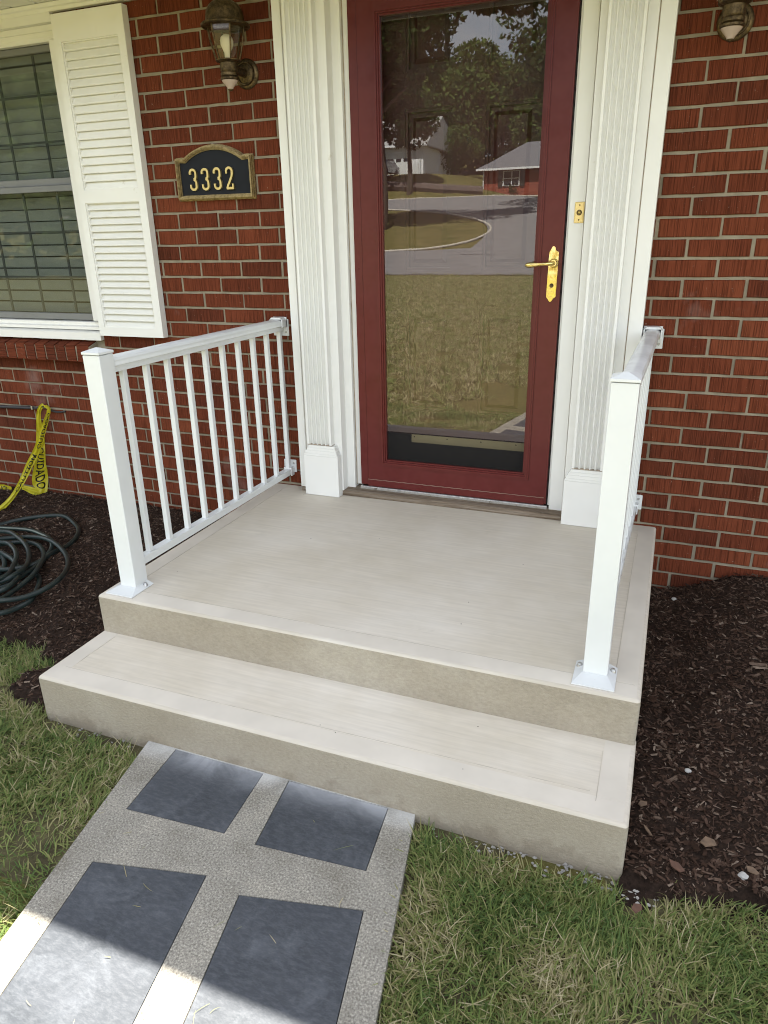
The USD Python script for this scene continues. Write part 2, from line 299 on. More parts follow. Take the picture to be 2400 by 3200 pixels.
# beige coated concrete of the stoop: broom streaks on top, stucco-like risers, trowelled border line
ZL, ZT = 0.2851, 0.1403
XL, XR, YF, YF2 = -0.933, 0.896, -1.284, -1.589
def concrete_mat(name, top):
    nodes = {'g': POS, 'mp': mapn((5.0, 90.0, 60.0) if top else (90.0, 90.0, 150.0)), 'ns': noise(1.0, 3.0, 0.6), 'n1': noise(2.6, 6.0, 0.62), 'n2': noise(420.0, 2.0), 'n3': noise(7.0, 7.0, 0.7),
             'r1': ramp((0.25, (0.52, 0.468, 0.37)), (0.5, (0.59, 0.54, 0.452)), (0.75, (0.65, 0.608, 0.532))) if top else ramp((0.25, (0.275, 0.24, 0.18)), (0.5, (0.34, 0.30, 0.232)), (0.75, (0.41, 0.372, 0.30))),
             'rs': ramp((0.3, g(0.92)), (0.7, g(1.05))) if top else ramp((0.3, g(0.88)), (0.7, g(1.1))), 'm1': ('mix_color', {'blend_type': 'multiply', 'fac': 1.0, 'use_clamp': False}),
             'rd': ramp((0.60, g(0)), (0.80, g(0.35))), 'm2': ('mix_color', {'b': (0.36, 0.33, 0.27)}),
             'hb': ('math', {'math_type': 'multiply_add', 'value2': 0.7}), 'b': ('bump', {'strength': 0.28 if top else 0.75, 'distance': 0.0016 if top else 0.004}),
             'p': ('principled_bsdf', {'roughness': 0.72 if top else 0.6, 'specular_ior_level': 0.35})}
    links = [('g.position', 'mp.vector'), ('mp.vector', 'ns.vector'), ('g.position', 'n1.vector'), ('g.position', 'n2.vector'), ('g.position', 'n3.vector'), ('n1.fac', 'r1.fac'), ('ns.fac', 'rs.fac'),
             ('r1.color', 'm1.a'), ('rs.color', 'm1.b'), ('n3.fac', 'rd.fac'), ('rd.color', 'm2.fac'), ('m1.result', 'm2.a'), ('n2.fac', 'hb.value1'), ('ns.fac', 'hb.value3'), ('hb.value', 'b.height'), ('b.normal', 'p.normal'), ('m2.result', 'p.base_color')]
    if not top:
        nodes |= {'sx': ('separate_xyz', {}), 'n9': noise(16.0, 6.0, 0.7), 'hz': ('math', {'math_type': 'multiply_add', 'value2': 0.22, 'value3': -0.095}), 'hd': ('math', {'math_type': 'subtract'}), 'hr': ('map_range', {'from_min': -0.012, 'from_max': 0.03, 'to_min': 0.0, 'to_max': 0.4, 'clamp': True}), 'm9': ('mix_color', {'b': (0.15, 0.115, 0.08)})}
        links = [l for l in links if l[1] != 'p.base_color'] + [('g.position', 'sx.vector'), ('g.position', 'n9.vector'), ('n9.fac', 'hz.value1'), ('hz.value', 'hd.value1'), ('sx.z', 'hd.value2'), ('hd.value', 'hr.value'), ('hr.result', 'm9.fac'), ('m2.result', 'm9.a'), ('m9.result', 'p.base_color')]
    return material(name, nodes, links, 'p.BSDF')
M['ctop'] = concrete_mat('concrete_tread_look', True)
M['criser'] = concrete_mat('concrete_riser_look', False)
M['cgroove'] = paint('trowel_line_look', (0.44, 0.40, 0.33), 0.8, 0.3, 20.0)
M['cband'] = paint('trowelled_border_look', (0.60, 0.556, 0.478), 0.6, 0.08, 6.0, 0.2, 60.0)

M['path'] = material('exposed_aggregate_look', {
    'g': POS, 'v': ('noise_texture', {'scale': 190.0, 'detail': 4.0, 'roughness': 0.8}), 'n1': noise(9.0, 5.0), 'n2': noise(110.0, 3.0), 'sx': ('separate_xyz', {}),
    'rv': ramp((0.28, (0.055, 0.05, 0.042)), (0.43, (0.19, 0.178, 0.155)), (0.56, (0.31, 0.295, 0.255)), (0.70, (0.55, 0.53, 0.47))), 'r1': ramp((0.3, (0.74, 0.72, 0.68)), (0.5, (0.95, 0.94, 0.92)), (0.7, (1.12, 1.1, 1.06))),
    'm1': ('mix_color', {'blend_type': 'multiply', 'fac': 1.0, 'use_clamp': False}),
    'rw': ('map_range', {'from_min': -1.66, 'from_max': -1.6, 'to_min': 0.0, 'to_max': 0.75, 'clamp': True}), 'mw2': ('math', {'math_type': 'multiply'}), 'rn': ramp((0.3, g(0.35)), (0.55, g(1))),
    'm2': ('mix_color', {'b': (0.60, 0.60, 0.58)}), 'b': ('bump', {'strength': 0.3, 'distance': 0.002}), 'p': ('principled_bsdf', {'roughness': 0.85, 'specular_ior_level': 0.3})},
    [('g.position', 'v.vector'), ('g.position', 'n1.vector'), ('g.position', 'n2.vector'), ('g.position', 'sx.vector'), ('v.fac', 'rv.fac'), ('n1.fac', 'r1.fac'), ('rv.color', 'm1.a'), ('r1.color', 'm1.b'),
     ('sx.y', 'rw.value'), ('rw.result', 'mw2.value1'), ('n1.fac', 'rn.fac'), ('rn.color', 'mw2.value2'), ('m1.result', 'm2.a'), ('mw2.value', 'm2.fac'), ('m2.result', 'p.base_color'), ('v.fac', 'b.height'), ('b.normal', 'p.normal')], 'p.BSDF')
M['slate'] = material('slate_look', {
    'g': POS, 'o': ('object_info', {}), 'n0': noise(5.0, 5.0, 0.6, distortion=1.2), 'mp': mapn((38.0, 110.0, 20.0), (0, 0, 0.9)), 'n1': noise(1.0, 8.0, 0.8), 'n2': noise(9.0, 8.0, 0.74, distortion=0.6), 'sx': ('separate_xyz', {}),
    'r0': ramp((0.3, (0.032, 0.037, 0.044)), (0.7, (0.056, 0.062, 0.072))), 'r1': ramp((0.45, g(0)), (0.70, g(0.26))), 'm1': ('mix_color', {'b': (0.20, 0.21, 0.225)}),
    'r2': ramp((0.50, g(0)), (0.76, g(0.24))), 'm2': ('mix_color', {'b': (0.26, 0.28, 0.31)}),
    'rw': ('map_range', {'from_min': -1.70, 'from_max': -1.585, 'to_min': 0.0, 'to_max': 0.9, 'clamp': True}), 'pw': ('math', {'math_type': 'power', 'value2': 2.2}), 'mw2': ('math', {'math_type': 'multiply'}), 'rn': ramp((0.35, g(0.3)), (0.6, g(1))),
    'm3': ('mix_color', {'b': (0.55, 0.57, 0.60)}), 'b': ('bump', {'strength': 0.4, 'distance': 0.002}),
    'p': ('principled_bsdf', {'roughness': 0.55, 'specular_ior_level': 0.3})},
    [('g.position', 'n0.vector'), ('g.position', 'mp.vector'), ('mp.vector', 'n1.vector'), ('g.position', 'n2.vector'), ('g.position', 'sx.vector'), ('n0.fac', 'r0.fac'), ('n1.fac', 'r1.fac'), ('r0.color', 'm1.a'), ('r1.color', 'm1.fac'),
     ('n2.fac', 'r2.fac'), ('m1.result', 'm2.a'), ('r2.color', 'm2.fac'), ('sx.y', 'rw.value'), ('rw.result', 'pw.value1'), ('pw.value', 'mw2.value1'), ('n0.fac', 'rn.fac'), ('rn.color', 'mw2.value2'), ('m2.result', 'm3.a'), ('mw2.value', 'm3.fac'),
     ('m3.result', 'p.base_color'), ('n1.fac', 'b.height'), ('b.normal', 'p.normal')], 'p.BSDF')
def wood_mat(name, a, b, c):
    return material(name, {'g': POS, 'mp': mapn((3.0, 150.0, 150.0)), 'n': noise(1.0, 4.0, 0.65, distortion=0.4), 'r': ramp((0.25, a), (0.5, b), (0.75, c)), 'b': ('bump', {'strength': 0.9, 'distance': 0.004}), 'p': ('principled_bsdf', {'roughness': 0.85, 'specular_ior_level': 0.2})},
                    [('g.position', 'mp.vector'), ('mp.vector', 'n.vector'), ('n.fac', 'r.fac'), ('r.color', 'p.base_color'), ('n.fac', 'b.height'), ('b.normal', 'p.normal')], 'p.BSDF')
M['oldwood'] = wood_mat('weathered_sill_look', (0.06, 0.042, 0.03), (0.20, 0.155, 0.11), (0.36, 0.31, 0.25))
M['soil'] = material('soil_look', {'g': POS, 'n': noise(14.0, 6.0, 0.7), 'n2': noise(0.35, 3.0), 'r': ramp((0.3, (0.05, 0.042, 0.026)), (0.6, (0.105, 0.095, 0.048)), (0.8, (0.16, 0.14, 0.07))), 'b': ('bump', {'strength': 0.8, 'distance': 0.02}), 'p': ('principled_bsdf', {'roughness': 0.95, 'specular_ior_level': 0.1})},
    [('g.position', 'n.vector'), ('g.position', 'n2.vector'), ('n.fac', 'r.fac'), ('r.color', 'p.base_color'), ('n.fac', 'b.height'), ('b.normal', 'p.normal')], 'p.BSDF')
M['mulch'] = material('mulch_soil_look', {'g': POS, 'n': noise(60.0, 6.0, 0.7), 'r': ramp((0.3, (0.012, 0.008, 0.006)), (0.7, (0.045, 0.028, 0.02))), 'b': ('bump', {'strength': 1.0, 'distance': 0.01}), 'p': ('principled_bsdf', {'roughness': 0.95, 'specular_ior_level': 0.15})},
    [('g.position', 'n.vector'), ('n.fac', 'r.fac'), ('r.color', 'p.base_color'), ('n.fac', 'b.height'), ('b.normal', 'p.normal')], 'p.BSDF')
M['chips'] = material('mulch_chip_look', {'g': POS, 'at': ('attribute', {'attribute': 'rnd'}), 'n': noise(120.0, 3.0), 'r': ramp((0.0, (0.022, 0.013, 0.009)), (0.45, (0.050, 0.029, 0.020)), (0.8, (0.085, 0.053, 0.038)), (0.95, (0.14, 0.10, 0.074)), (1.0, (0.28, 0.22, 0.17))),
    'r2': ramp((0.3, g(0.75)), (0.7, g(1.25))), 'm': ('mix_color', {'blend_type': 'multiply', 'fac': 1.0, 'use_clamp': False}), 'p': ('principled_bsdf', {'roughness': 0.8, 'specular_ior_level': 0.1})},
    [('at.fac', 'r.fac'), ('g.position', 'n.vector'), ('n.fac', 'r2.fac'), ('r.color', 'm.a'), ('r2.color', 'm.b'), ('m.result', 'p.base_color')], 'p.BSDF')
def grass_mat(name, dry):
    return material(name, {'g': POS, 'at': ('attribute', {'attribute': 'rnd'}), 'n': noise(5.5, 3.0), 'ad': ('math', {'math_type': 'multiply_add', 'value2': 0.62}), 'ad2': ('math', {'math_type': 'multiply_add', 'value2': 1.5, 'value3': -0.66 + dry}),
        'r': ramp((0.0, (0.085, 0.140, 0.04)), (0.25, (0.145, 0.205, 0.055)), (0.45, (0.215, 0.255, 0.080)), (0.62, (0.27, 0.26, 0.105)), (0.8, (0.38, 0.33, 0.18)), (1.0, (0.50, 0.44, 0.28))),
        'd': ('principled_bsdf', {'roughness': 0.55, 'specular_ior_level': 0.2}), 't': ('translucent_bsdf', {}), 'm': ('mix_closure', {'fac': 0.3})},
        [('g.position', 'n.vector'), ('at.fac', 'ad.value1'), ('n.fac', 'ad2.value1'), ('ad2.value', 'ad.value3'), ('ad.value', 'r.fac'), ('r.color', 'd.base_color'), ('r.color', 't.color'), ('d.BSDF', 'm.closure1'), ('t.BSDF', 'm.closure2')], 'm.closure')
M['grass'] = grass_mat('grass_look', 0.0)
M['farlawn'] = grass_mat('sunny_grass_look', 0.24)
M['lawn'] = material('far_lawn_look', {'g': POS, 'n': noise(1.2, 8.0, 0.7), 'n2': noise(40.0, 4.0, 0.8), 'r': ramp((0.3, (0.07, 0.075, 0.024)), (0.55, (0.13, 0.112, 0.04)), (0.8, (0.19, 0.15, 0.065))), 'r2': ramp((0.3, g(0.6)), (0.7, g(1.3))), 'm': ('mix_color', {'blend_type': 'multiply', 'fac': 1.0, 'use_clamp': False}), 'p': ('principled_bsdf', {'roughness': 0.95, 'specular_ior_level': 0.1})},
    [('g.position', 'n.vector'), ('g.position', 'n2.vector'), ('n.fac', 'r.fac'), ('n2.fac', 'r2.fac'), ('r.color', 'm.a'), ('r2.color', 'm.b'), ('m.result', 'p.base_color')], 'p.BSDF')
M['asphalt'] = paint('asphalt_look', (0.17, 0.165, 0.165), 0.9, 0.12, 1.5, 0.3, 60.0)
def leaf_mat(name, a, b):
    return material(name, {'g': POS, 'at': ('attribute', {'attribute': 'rnd'}), 'n': noise(0.6, 3.0), 'ad': ('math', {'math_type': 'multiply_add', 'value2': 0.5}), 'r': ramp((0.35, a), (0.9, b)), 'd': ('diffuse_bsdf', {}), 't': ('translucent_bsdf', {}), 'm': ('mix_closure', {'fac': 0.35})},
        [('g.position', 'n.vector'), ('at.fac', 'ad.value1'), ('n.fac', 'ad.value3'), ('ad.value', 'r.fac'), ('r.color', 'd.color'), ('r.color', 't.color'), ('d.BSDF', 'm.closure1'), ('t.BSDF', 'm.closure2')], 'm.closure')
M['leaf'] = leaf_mat('dark_leaf_look', (0.025, 0.045, 0.016), (0.06, 0.09, 0.03))
M['leaf2'] = leaf_mat('bright_leaf_look', (0.05, 0.085, 0.022), (0.11, 0.15, 0.045))

# ------------------------------------------------------------------ ground, lawn, mulch beds, path
def sm(a, b, x): t = np.clip((x - a) / (b - a), 0, 1); return t * t * (3 - 2 * t)
def terrain(x, y):
    d = -y
    z = np.interp(d, [0, 23, 31, 55, 60, 69, 85, 130], [0, 0.03, 0.52, 3.55, 4.2, 4.6, 5.2, 11.0])
    return z + 2.3 * sm(-14, -23, x) * sm(63, 70, d) - 0.02
def bed(x, y):
    """Height of the mulch."""
    n = (meshkit.noise(np.stack([x * 7, y * 7, x * 0], -1), 3) - 0.5) * 0.03 + (meshkit.noise(np.stack([x * 22, y * 22, x * 0], -1), 5) - 0.5) * 0.014
    left = 0.072 + 0.045 * y
    right = (0.012 + 0.118 * sm(0.93, 1.28, x)) * np.clip(1 + y / 1.75, 0, 1) + 0.0
    return np.where(x < 0, left, right) + n * np.clip(-y * 8, 0, 1)
xs = np.unique(np.r_[np.linspace(-120, -12, 44), np.linspace(-12, 12, 49), np.linspace(12, 120, 40)])
ys = np.unique(np.r_[np.linspace(-140, -20, 61), np.linspace(-20, 2, 45), np.linspace(2, 90, 20)])
X, Y = np.meshgrid(xs, ys)
def sheet(X, Y, Z):
    ny, nx = X.shape
    i = np.arange(ny - 1)[:, None] * nx + np.arange(nx - 1)[None]
    f = np.concatenate([np.stack([i, i + 1, i + nx + 1], -1).reshape(-1, 3), np.stack([i, i + nx + 1, i + nx], -1).reshape(-1, 3)])
    return trimesh.Trimesh(np.c_[X.ravel(), Y.ravel(), Z.ravel()], f, process=False)
Zg = terrain(X, Y)
Zg = np.where((np.abs(Y) < 3) & (np.abs(X) < 6), np.minimum(Zg, -0.035), Zg)
tag(part(None, 'ground', sheet(X, Y, Zg), M['lawn'], True), kind='structure')

# mulch: beds of dark shredded bark on both sides of the stoop
def in_left_bed(x, y):
    edge = -1.545 + 0.03 * np.sin(x * 9)
    tuft = (((x + 1.37) / 0.24) ** 2 + ((y + 1.40) / 0.135) ** 2) < 1 + 0.25 * np.sin(9 * np.arctan2(y + 1.4, x + 1.37))
    return (x < XL + 0.01) & (y > edge) & (y < 0.0) & ~tuft
def in_right_bed(x, y):
    edge = -1.60 + 0.06 * sm(1.05, 1.35, x) + 0.02 * np.sin(x * 23)
    return (x > XR - 0.005) & (y > edge) & (y < 0.0)
for (x0, x1, y0) in ((-3.9, -0.925, -1.62), (0.89, 2.4, -1.66)):
    XX, YY = np.meshgrid(np.linspace(x0, x1, int((x1 - x0) / 0.02)), np.linspace(y0, 0.0, 84))
    ins = in_left_bed(XX, YY) if x0 < 0 else in_right_bed(XX, YY)
    ZZ = np.where(ins, bed(XX, YY), np.minimum(bed(XX, YY), -0.008) - 0.02)
    tag(part(None, 'mulch_bed', sheet(XX, YY, ZZ), M['mulch'], True), kind='structure')

def chips(n, region, seed, smin=0.008, smax=0.032):
    r = np.random.default_rng(seed); V, F = [], []
    P = region(r, n)
    n = len(P)
    L = smin + (smax - smin) * r.random(n) ** 2.2
    W = L * r.uniform(0.08, 0.42, n); H = W * r.uniform(0.2, 0.6, n)
    W = np.clip(W, 0.0012, 0.012); H = np.clip(H, 0.0008, 0.004)
    cube = np.array([[-1, -1, -1], [1, -1, -1], [1, 1, -1], [-1, 1, -1], [-1, -1, 1], [1, -1, 1], [1, 1, 1], [-1, 1, 1]], float) * 0.5
    fc = np.array([[0, 2, 1], [0, 3, 2], [4, 5, 6], [4, 6, 7], [0, 1, 5], [0, 5, 4], [1, 2, 6], [1, 6, 5], [2, 3, 7], [2, 7, 6], [3, 0, 4], [3, 4, 7]])
    v = cube[None] * (1 + r.uniform(-0.45, 0.45, (n, 8, 3)))
    v = v * np.stack([L, W, H], -1)[:, None]
    v[:, :, 2] += (v[:, :, 0] ** 2) / (L[:, None] + 1e-9) * r.uniform(-0.5, 0.3, n)[:, None]
    yaw, pitch, roll = r.uniform(0, 2 * np.pi, n), r.normal(0, 0.28, n), r.normal(0, 0.4, n)
    def rotm(a, i, j):
        R = np.tile(np.eye(3), (n, 1, 1)); R[:, i, i] = np.cos(a); R[:, j, j] = np.cos(a); R[:, i, j] = -np.sin(a); R[:, j, i] = np.sin(a); return R
    R = rotm(yaw, 0, 1) @ rotm(pitch, 0, 2) @ rotm(roll, 1, 2)
    v = np.einsum('nij,nkj->nki', R, v) + P[:, None]
    f = (fc[None] + 8 * np.arange(n)[:, None, None]).reshape(-1, 3)
    return trimesh.Trimesh(v.reshape(-1, 3), f, process=False)
def reg_left(r, n):
    x, y = r.uniform(-2.75, XL - 0.005, 3 * n), r.uniform(-1.6, -0.012, 3 * n)
    k = in_left_bed(x, y) & (x < XL - 0.005 + np.where(y > YF, 0.0, 0.0)); x, y = x[k][:n], y[k][:n]
    return np.c_[x, y, bed(x, y) + r.uniform(-0.002, 0.007, len(x))]
def reg_right(r, n):
    x, y = r.uniform(XR + 0.005, 1.75, 3 * n), r.uniform(-1.66, -0.012, 3 * n)
    k = in_right_bed(x, y); x, y = x[k][:n], y[k][:n]
    return np.c_[x, y, bed(x, y) + r.uniform(-0.002, 0.007, len(x))]
single('mulch_chips', 'shredded dark brown bark mulch covering the bed beside the garden hose, left of the steps', 'mulch', chips(40000, reg_left, 11, .005, .022), M['chips'], kind='stuff', stride=8)
single('mulch_chips', 'shredded dark brown bark mulch in the shaded bed right of the concrete steps', 'mulch', cat([chips(26000, reg_right, 12, .005, .022), chips(420, reg_right, 13, 0.02, 0.045)]), M['chips'], kind='stuff', stride=8)

# front path: exposed aggregate slab with slate tiles let into it
pd = np.array([0.1875, -0.9823]); pn = np.array([0.9823, 0.1875])       # along the path, away from the house, and across it
pl0, pr0 = np.array([-0.515, -1.582]), np.array([0.363, -1.582])
LEN = 6.5
pathpoly = Polygon([pl0, pl0 + pd * LEN, pr0 + pd * LEN, pr0])
tiles = [[(-0.408, -1.593), (-0.103, -1.593), (-0.086, -1.823), (-0.386, -1.843)], [(-0.017, -1.593), (0.287, -1.593), (0.309, -1.803), (0.011, -1.827)]]
for row in range(9):
    for (tx, ty) in ((-0.346, -2.018), (0.054, -1.973)):
        o = np.array([tx, ty]) + pd * (0.575 * row)
        w = np.array([0.293, 0.0646]); l = pd * 0.44
        tiles.append([tuple(o), tuple(o + w), tuple(o + w + l), tuple(o + l)])
tp = [Polygon(t) for t in tiles]
edge_n = pathpoly.buffer(0)
slab = edge_n.difference(unary_union([t.buffer(0.0018, join_style=2) for t in tp]))
path = thing('front_path', None, None, (0, -2, 0), kind='structure')
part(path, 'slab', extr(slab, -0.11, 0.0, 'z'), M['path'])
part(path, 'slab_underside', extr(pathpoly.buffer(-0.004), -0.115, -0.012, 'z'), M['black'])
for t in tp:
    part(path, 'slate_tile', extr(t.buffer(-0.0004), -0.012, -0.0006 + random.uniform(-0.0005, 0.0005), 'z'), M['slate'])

# ------------------------------------------------------------------ concrete stoop
st = thing('concrete_stoop', 'beige coated concrete porch landing with one wide step below the red door', 'porch steps', (0, -0.8, 0))
def rounded_slab(x0, x1, y0, y1, z0, z1, r, jag, seed):
    """Slab with a rolled front and side nosing; top and riser are separate meshes."""
    nx = 90
    xs_ = np.linspace(x0, x1, nx)
    prof = [(y1, z1)] + [(y0 + r - r * math.sin(a), z1 - r + r * math.cos(a)) for a in np.linspace(0, math.pi / 2, 5)]
    return xs_, prof
land = bx(XL, XR, YF, 0.03, -0.08, ZL, 0.011, 4)
step = bx(XL - 0.003, XR + 0.003, YF2, YF + 0.04, -0.08, ZT, 0.011, 4)
def split_top(m, z):
    n = m.face_normals[:, 2] > 0.35
    return m.submesh([np.nonzero(n)[0]], append=True), m.submesh([np.nonzero(~n)[0]], append=True)
lt_, lr_ = split_top(land, ZL); tt_, tr_ = split_top(step, ZT)
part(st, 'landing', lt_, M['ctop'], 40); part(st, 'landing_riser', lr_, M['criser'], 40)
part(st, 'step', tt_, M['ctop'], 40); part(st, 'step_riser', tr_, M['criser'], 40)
def line(p, q, z, w=0.0013):
    p, q = np.array(p, float), np.array(q, float); d = (q - p) / np.linalg.norm(q - p); n = np.array([-d[1], d[0]]) * w / 2
    return extr(Polygon([p - n, q - n, q + n, p + n]), z - 0.004, z + 0.0006, 'z')
part(st, 'trowel_line', cat([line((XL + .02, YF + 0.078), (XR - .02, YF + 0.073), ZL), line((0.822, YF + .09), (0.825, -0.1), ZL), line((-0.858, YF + .12), (-0.853, -0.08), ZL),
                             line((-0.885, YF2 + 0.076), (0.80, YF2 + 0.09), ZT), line((-0.865, YF2 + 0.10), (-0.862, YF - 0.02), ZT), line((0.817, YF2 + 0.06), (0.816, YF - 0.05), ZT)]), M['cgroove'])

def band(x0, x1, y0, y1, z): return bx(x0, x1, y0, y1, z - .003, z + .0004)
part(st, 'trowelled_border', cat([band(XL + .012, XR - .012, YF + .0115, YF + .074, ZL), band(0.8245, XR - .012, YF + .0745, -.005, ZL), band(XL + .012, -0.8585, YF + .0745, -.005, ZL),
    band(XL + .010, XR - .010, YF2 + .0115, YF2 + .077, ZT), band(0.818, XR - .010, YF2 + .0775, YF - .001, ZT), band(XL + .010, -0.866, YF2 + .0775, YF - .001, ZT)]), M['cband'])

# ------------------------------------------------------------------ brick wall, every brick in view a part
C, BL = 0.070702, 0.21809
def Zk(k): return ZL + 0.01 + (25 - k) * C
Lh = {-5: -1.116, -4: -1.232, -3: -1.133, -2: -1.234, -1: -1.136, 0: -1.237, 1: -1.126, 2: -1.23, 3: -1.342, 4: -1.236, 5: -1.346, 6: -1.242, 7: -1.348, 8: -1.255, 9: -1.361, 10: -1.25, 11: -1.366, 12: -1.249, 13: -1.362, 14: -1.247, 15: -1.36, 16: -1.25,
      17: -2.486, 18: -2.588, 19: -2.478, 20: -2.585, 21: -2.48, 22: -2.585, 23: -2.698, 24: -2.595, 25: -2.708, 26: -2.59, 27: -2.7, 28: -2.6, 29: -2.7}
Rh = {2: 0.971, 3: 0.865, 4: 0.966, 5: 0.868, 6: 0.98, 7: 0.873, 8: 0.983, 9: 0.876, 10: 0.988, 11: 0.876, 12: 0.992, 13: 0.875, 14: 0.994, 15: 0.871, 16: 1.013, 17: 0.943, 18: 1.036, 19: 0.943, 20: 1.046, 21: 0.929, 22: 1.046, 23: 0.931, 24: 1.04, 25: 1.139, 26: 1.054, 27: 1.139}
WX0, WX1, WZ0, WZ1 = -3.55, -1.90, 0.968, 2.475                       # window opening
DX0, DX1, DZ1 = -0.70, 0.70, 2.62
wall = thing('brick_wall', 'red house wall of wire-cut bricks with grey mortar around door and window', 'wall', (0, 0, 0))
wallpoly = sbox(-5.2, -0.12, 4.6, 2.95).difference(sbox(WX0, WZ0, WX1, WZ1)).difference(sbox(DX0, ZL - 0.02, DX1, DZ1))
mortar = part(wall, 'mortar', extr(wallpoly, 0.0055, 0.22, 'y'), M['mortar'])
def one_brick(x0, x1, z0, z1, r):
    j = lambda s=0.0019: r.uniform(-s, s)
    x0 += j(); x1 += j(); z0 += j(0.0011); z1 += j(0.0011)
    y = j(0.0016); b = 0.0028
    nx = 4 if x1 - x0 > 0.12 else 2
    ex = np.linspace(x0, x1, nx + 1)
    top = [(x, z1 + j(0.0012)) for x in ex]; bot = [(x, z0 + j(0.0012)) for x in ex]
    V, F = [], []
    for (row, s) in ((top, -1), (bot, 1)):
        for (x, z) in row: V.append((x, 0.03, z))
        for i, (x, z) in enumerate(row): V.append((x, y + b, z))
        for i, (x, z) in enumerate(row):
            sx = b if i == 0 else (-b if i == nx else 0)
            V.append((x + sx, y + j(0.0006), z + s * b))
    n = nx + 1
    T = lambda k: k; B = lambda k: 3 * n + k
    for i in range(nx):
        for a in (0, 1):
            F += [(a * n + i, a * n + i + 1, (a + 1) * n + i + 1), (a * n + i, (a + 1) * n + i + 1, (a + 1) * n + i)]
            p = 3 * n
            F += [(p + a * n + i, p + (a + 1) * n + i + 1, p + a * n + i + 1), (p + a * n + i, p + (a + 1) * n + i, p + (a + 1) * n + i + 1)]
        F += [(2 * n + i, 2 * n + i + 1, 5 * n + i + 1), (2 * n + i, 5 * n + i + 1, 5 * n + i)]
    for (i, flip) in ((0, False), (nx, True)):
        for a in (0, 1):
            q = [a * n + i, (a + 1) * n + i, 3 * n + (a + 1) * n + i, 3 * n + a * n + i]
            if flip: q = q[::-1]
            F += [(q[0], q[1], q[2]), (q[0], q[2], q[3])]
    return trimesh.Trimesh(np.array(V), np.array(F)[:, ::-1], process=False)
seen, fill = [], []
JW = 0.0106
rb = np.random.default_rng(21)
for k in range(-10, 31):
    zt, zb = Zk(k) - JW / 2, Zk(k + 1) + JW / 2
    if zt < -0.05: continue
    zt2 = zt
    for side in (0, 1):
        ph = (Lh if side == 0 else Rh).get(k)
        if ph is None: ph = (-1.236 if k % 2 == 0 else -1.345) if side == 0 else (0.975 if k % 2 == 0 else 0.868)
        lim = (-5.1, -0.70) if side == 0 else (0.70, 4.5)
        n0 = math.floor((lim[0] - ph) / BL) - 1
        for q in range(n0, n0 + 26):
            a, b = ph + q * BL + JW / 2, ph + (q + 1) * BL - JW / 2
            a, b = max(a, lim[0]), min(b, lim[1])
            if side == 0 and zb < WZ1 and zt > WZ0 - 0.105:
                if zt <= WZ0 and zb > WZ0 - 0.12 and a < WX1 - 0.05: b2 = b; a = max(a, WX1 - 0.045 + JW) if b > WX1 - 0.03 else b      # rowlock sill stands here
                elif a < WX1 and b > WX1: a = WX1 + 0.002
                elif b <= WX1: continue
            if k == 16 and side == 0 and b < WX1 - 0.05: continue
            if b - a < 0.02: continue
            mid = np.array([[(a + b) / 2, 0, (zt + zb) / 2], [a, 0, zb], [b, 0, zt], [a, 0, zt], [b, 0, zb]])
            uv, dep = project(mid)
            vis = ((dep > 0) & (uv[:, 0] > -20) & (uv[:, 0] < 2420) & (uv[:, 1] > -20) & (uv[:, 1] < 3200)).any()
            (seen if vis else fill).append((a, b, zb, zt))
area = [((b - a), (a, b, c, d)) for a, b, c, d in seen]
hidden = lambda a, b, c, d: (a > -1.87 and b < -1.50 and c > 1.01 and d < 2.38) or (a > -0.75 and b < 0.75 and d < 2.5) or (d < 0.02)
show = [s for s in seen if not hidden(*s)]
fill += [s for s in seen if hidden(*s)]
if len(show) > 288:
    show.sort(key=lambda s: -(s[1] - s[0])); fill += show[288:]; show = show[:288]
for s in show: part(mortar, 'brick', one_brick(*s, rb), M['brick'])
part(wall, 'bricks_out_of_view', cat([one_brick(*s, rb) for s in fill]), M['brick'], kind='stuff')
# brick-on-edge window sill, each brick a part
sillm = part(wall, 'window_sill', extr(Polygon([(-0.055, 0.866), (0.012, 0.866), (0.012, 0.962), (-0.055, 0.94)]), WX0 - 0.03, -1.948, 'x'), M['mortar'])
xj = -2.04
edges = sorted([xj - 0.0698 * i for i in range(0, 20)])
for e in edges:
    x0, x1 = e - 0.0698 + 0.005, e - 0.005
    pts = [(-0.060, 0.8625), (0.012, 0.8625), (0.012, 0.967), (-0.055, 0.9475), (-0.0605, 0.943)]
    jj = np.array(pts) + np.c_[rb.uniform(-.0012, .0012, 5), rb.uniform(-.0012, .0012, 5)]
    part(sillm, 'brick', extr(Polygon(jj), x0, x1, 'x'), M['rowlock'])
part(sillm, 'brick', extr(Polygon([(-0.060, 0.8625), (0.012, 0.8625), (0.012, 0.967), (-0.055, 0.9475)]), -2.035, -1.955, 'x'), M['rowlock'])

# house body and roof behind the wall (keeps the sun off the front as in the photograph)
ey, ez = -0.705, 2.545
body = thing('house_body', None, None, (0, 4, 0), kind='structure')
part(body, 'side_wall', bx(-5.4, -5.2, 0.0, 8.2, -0.1, 2.95), M['far_brick']); part(body, 'side_wall', bx(4.6, 4.8, 0.0, 8.2, -0.1, 2.95), M['far_brick'])
part(body, 'rear_wall', bx(-5.4, 4.8, 8.2, 8.4, -0.1, 2.95), M['far_brick'])
part(body, 'floor', bx(-5.19, 4.59, 0.24, 8.19, 0.1, 0.28), M['room'])
roof = extr(Polygon([(ey, ez), (ey, ez + 0.05), (4.1, 4.75), (9.1, 2.5), (9.1, 2.45), (4.1, 4.68)]), -6.0, 5.4, 'x')
ea = thing('roof_eave', 'white vinyl eave with grooved soffit panels above the window', 'eave', (0, -0.4, 2.44))
part(ea, 'shingles', roof, M['roof'])
